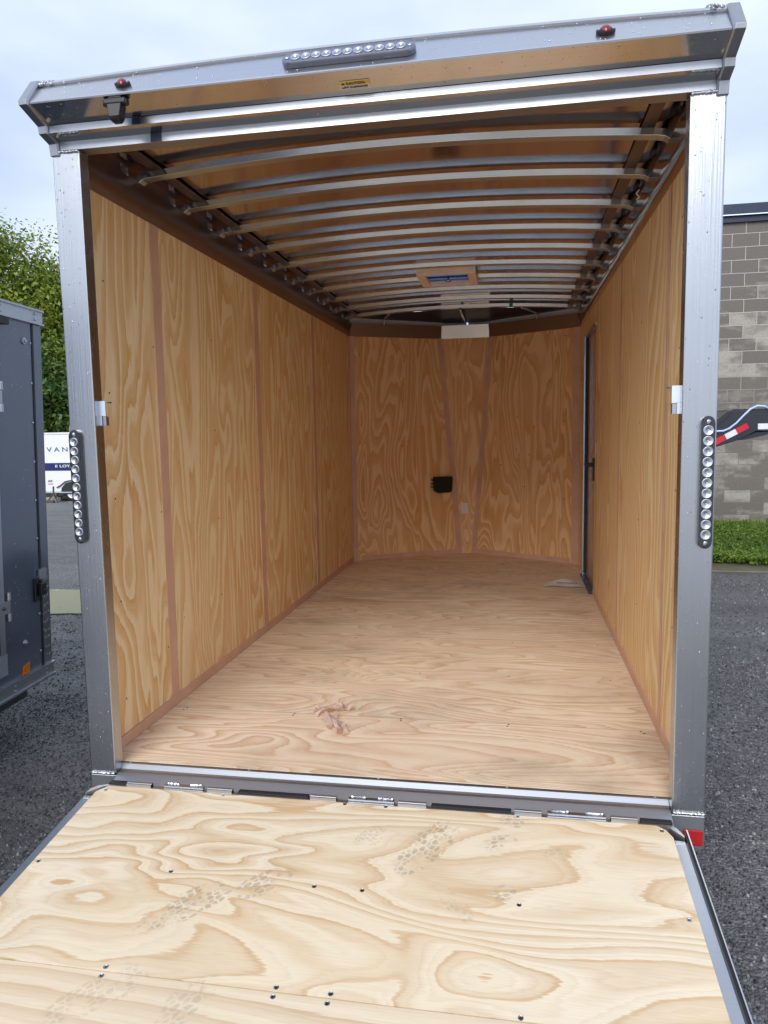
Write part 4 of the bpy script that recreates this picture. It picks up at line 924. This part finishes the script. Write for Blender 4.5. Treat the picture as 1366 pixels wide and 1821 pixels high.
lg = thing('timber_beam', (-18.9, WY-1.3, float(gz(-18.9, WY-1.3))), 'dark weathered beams lying on the gravel before the white trailer', 'timber')
zj = float(gz(-18.5, WY-1.3)); o = MB().box(-21, -17.3, WY-1.5, WY-1.35, zj, zj+.10, M['bark']); o.build('lower_beam', lg)
MB().box(-20.8, -17.5, WY-.9, WY-.7, zj-.02, zj+.16, M['conc']).build('upper_beam', lg)

# ------------------------------------------------------------------ black gooseneck trailer
GY = 6.0; k_ = (GY+2.35)/9.85
def gp(x, z): return (CAM.x+(x-CAM.x)*k_, 0, CAM.z+(z-CAM.z)*k_)
GN = thing('gooseneck_trailer', (-.6, 6.0, GZ), 'black gooseneck trailer with red and white tape beyond the right post', 'trailer')
top = [(2.2, .82), (2.86, 1.20), (3.12, 1.425), (3.8, 1.44), (4.9, 1.44), (5.05, 1.30), (4.9, 1.16), (3.60, 1.16), (3.42, 1.165), (3.25, 1.07), (2.9, .955), (2.2, .58), (1.9, .45), (1.85, .62)]
nk = MB().prism([gp(*p) for p in top], (0, GY, 0), (0, GY+.12, 0), M['goose']); neck = nk.build('neck', GN, 'black neck bending up to the coupler', bevel=.006)
MB().prism([gp(*p) for p in top], (0, GY+.9, 0), (0, GY+1.02, 0), M['goose']).build('neck_beam', GN, bevel=.006)
pt = gp(3.2, 1.452); MB().box(gp(3.14, 0)[0], gp(4.8, 0)[0], GY+.0, GY+1.0, pt[2]-.02, pt[2]-.008, M['goose']).build('neck_plate', GN)
o = MB(); o.prism([gp(*p) for p in [(2.93, 1.30), (3.06, 1.41), (3.13, 1.425), (2.95, 1.25)]], (0, GY-.05, 0), (0, GY+.9, 0), M['goose']); o.build('gusset', GN)
MB().prism([gp(*p) for p in [(3.20, 1.24), (3.36, 1.20), (3.48, 1.30), (3.40, 1.35), (3.28, 1.40)]], (0, GY-.006, 0), (0, GY-.001, 0), M['goose']).build('side_plate', GN)
def along(p, q, t, w0, w1, m_, nm):
    p, q = Vector(gp(*p)), Vector(gp(*q)); d = (q-p); e = Vector((-d.z, 0, d.x)).normalized(); a = p+d*t[0]; b = p+d*t[1]
    return MB().prism([a+e*w0, b+e*w0, b+e*w1, a+e*w1], (0, GY-.009, 0), (0, GY-.003, 0), m_).build(nm, GN)
P_, Q_ = (2.90, .972), (3.34, 1.205)
along(P_, Q_, (0, .42), .0, .06, M['tape_r'], 'reflective_tape'); along(P_, Q_, (.42, .70), .0, .06, M['tape_w'], 'reflective_tape'); along(P_, Q_, (.70, 1.0), .0, .06, M['tape_r'], 'reflective_tape')
along((3.44, 1.188), (3.95, 1.19), (0, 1), .0, .06, M['tape_w'], 'reflective_tape')
o = MB(); pts = [gp(*p) for p in [(2.85, 1.19), (2.95, 1.172), (3.03, 1.175), (3.10, 1.205), (3.18, 1.27), (3.26, 1.36), (3.34, 1.44), (3.42, 1.478), (3.50, 1.470), (3.55, 1.44)]]
MB().tube([(p[0], GY-.03, p[2]) for p in pts], .011, M['hose'], 8).build('brake_hose', GN, smooth=True)
o = MB().prism([gp(*p) for p in [(3.20, 1.055), (3.42, 1.15), (3.70, 1.16), (3.5, 1.105), (3.3, 1.06)]], (0, GY+.02, 0), (0, GY+.9, 0), M['goose']); o.build('underframe', GN)
dk = MB(); dk.box(-3.6, 2.0, 5.35, 7.0, .12, .20, M['goose']); dk.box(-3.6, 2.0, 5.35, 5.45, .0, .12, M['goose']); dk.box(-3.6, 2.0, 6.9, 7.0, .0, .12, M['goose']); dk.build('deck', GN)
MB().box(1.6, 1.72, 5.9, 6.1, GZ, .12, M['goose']).build('landing_leg', GN)
for x in (-2.6, -1.7): wheel(x, 5.60, GZ+.36, .36, .22, (0, 1, 0), GN); wheel(x, 6.75, GZ+.36, .36, .22, (0, 1, 0), GN)
cpl = gp(4.75, 1.16); MB().box(cpl[0]-.06, cpl[0]+.06, GY+.45, GY+.57, cpl[2]-.45, cpl[2]+.02, M['goose']).build('coupler', GN)
MB().box(3.36, 3.44, GY+.45, GY+.53, GZ, 1.17, M['goose']) if False else None

# ------------------------------------------------------------------ rain drops standing on the aluminium
M['drop'] = NT('water_drop').set(Base_Color=(.62, .65, .70), Metallic=1.0, Roughness=.10)
def drops(n, fn_, nrm, up, rmin, rmax, name, parent):
    nrm = Vector(nrm).normalized(); up = Vector(up).normalized(); sd_ = nrm.cross(up); o = MB()
    for i in range(n):
        c = Vector(fn_()); r = rmin+(rmax-rmin)*random.random()**2.5; el = 1+.5*random.random()
        prof_ = [(1, 0), (.85, .35), (.5, .6), (.01, .7)]
        o.rings([[c+nrm*(r*h*.8)+(sd_*math.cos(a)+up*math.sin(a)*el)*r*q for a in [k*math.pi/3 for k in range(6)]] for q, h in prof_], M['drop'], caps=False)
    q = o.build(name, parent, smooth=True); q['kind'] = 'stuff'; return q
U = random.uniform
drops(190, lambda: hp(U(-1.0, 1.0), .100*random.random(), .0003), nn, un, .0009, .0027, 'raindrops', TR)
drops(130, lambda: Fp(U(-1.0, 1.0), .030+.066*random.random()**.6, .0003), fn, fu, .0009, .0026, 'raindrops', TR)
for s_ in (-1, 1):
    drops(80, lambda: (s_*U(.968, 1.062), -.0003, .08+2.08*random.random()), (0, -1, 0), (0, 0, 1), .0009, .0026, 'raindrops', TR)
drops(150, lambda: (NX+.0005, U(.98, 1.34), U(0, 1.8)), (1, 0, 0), (0, 0, 1), .0010, .0032, 'raindrops', GT)
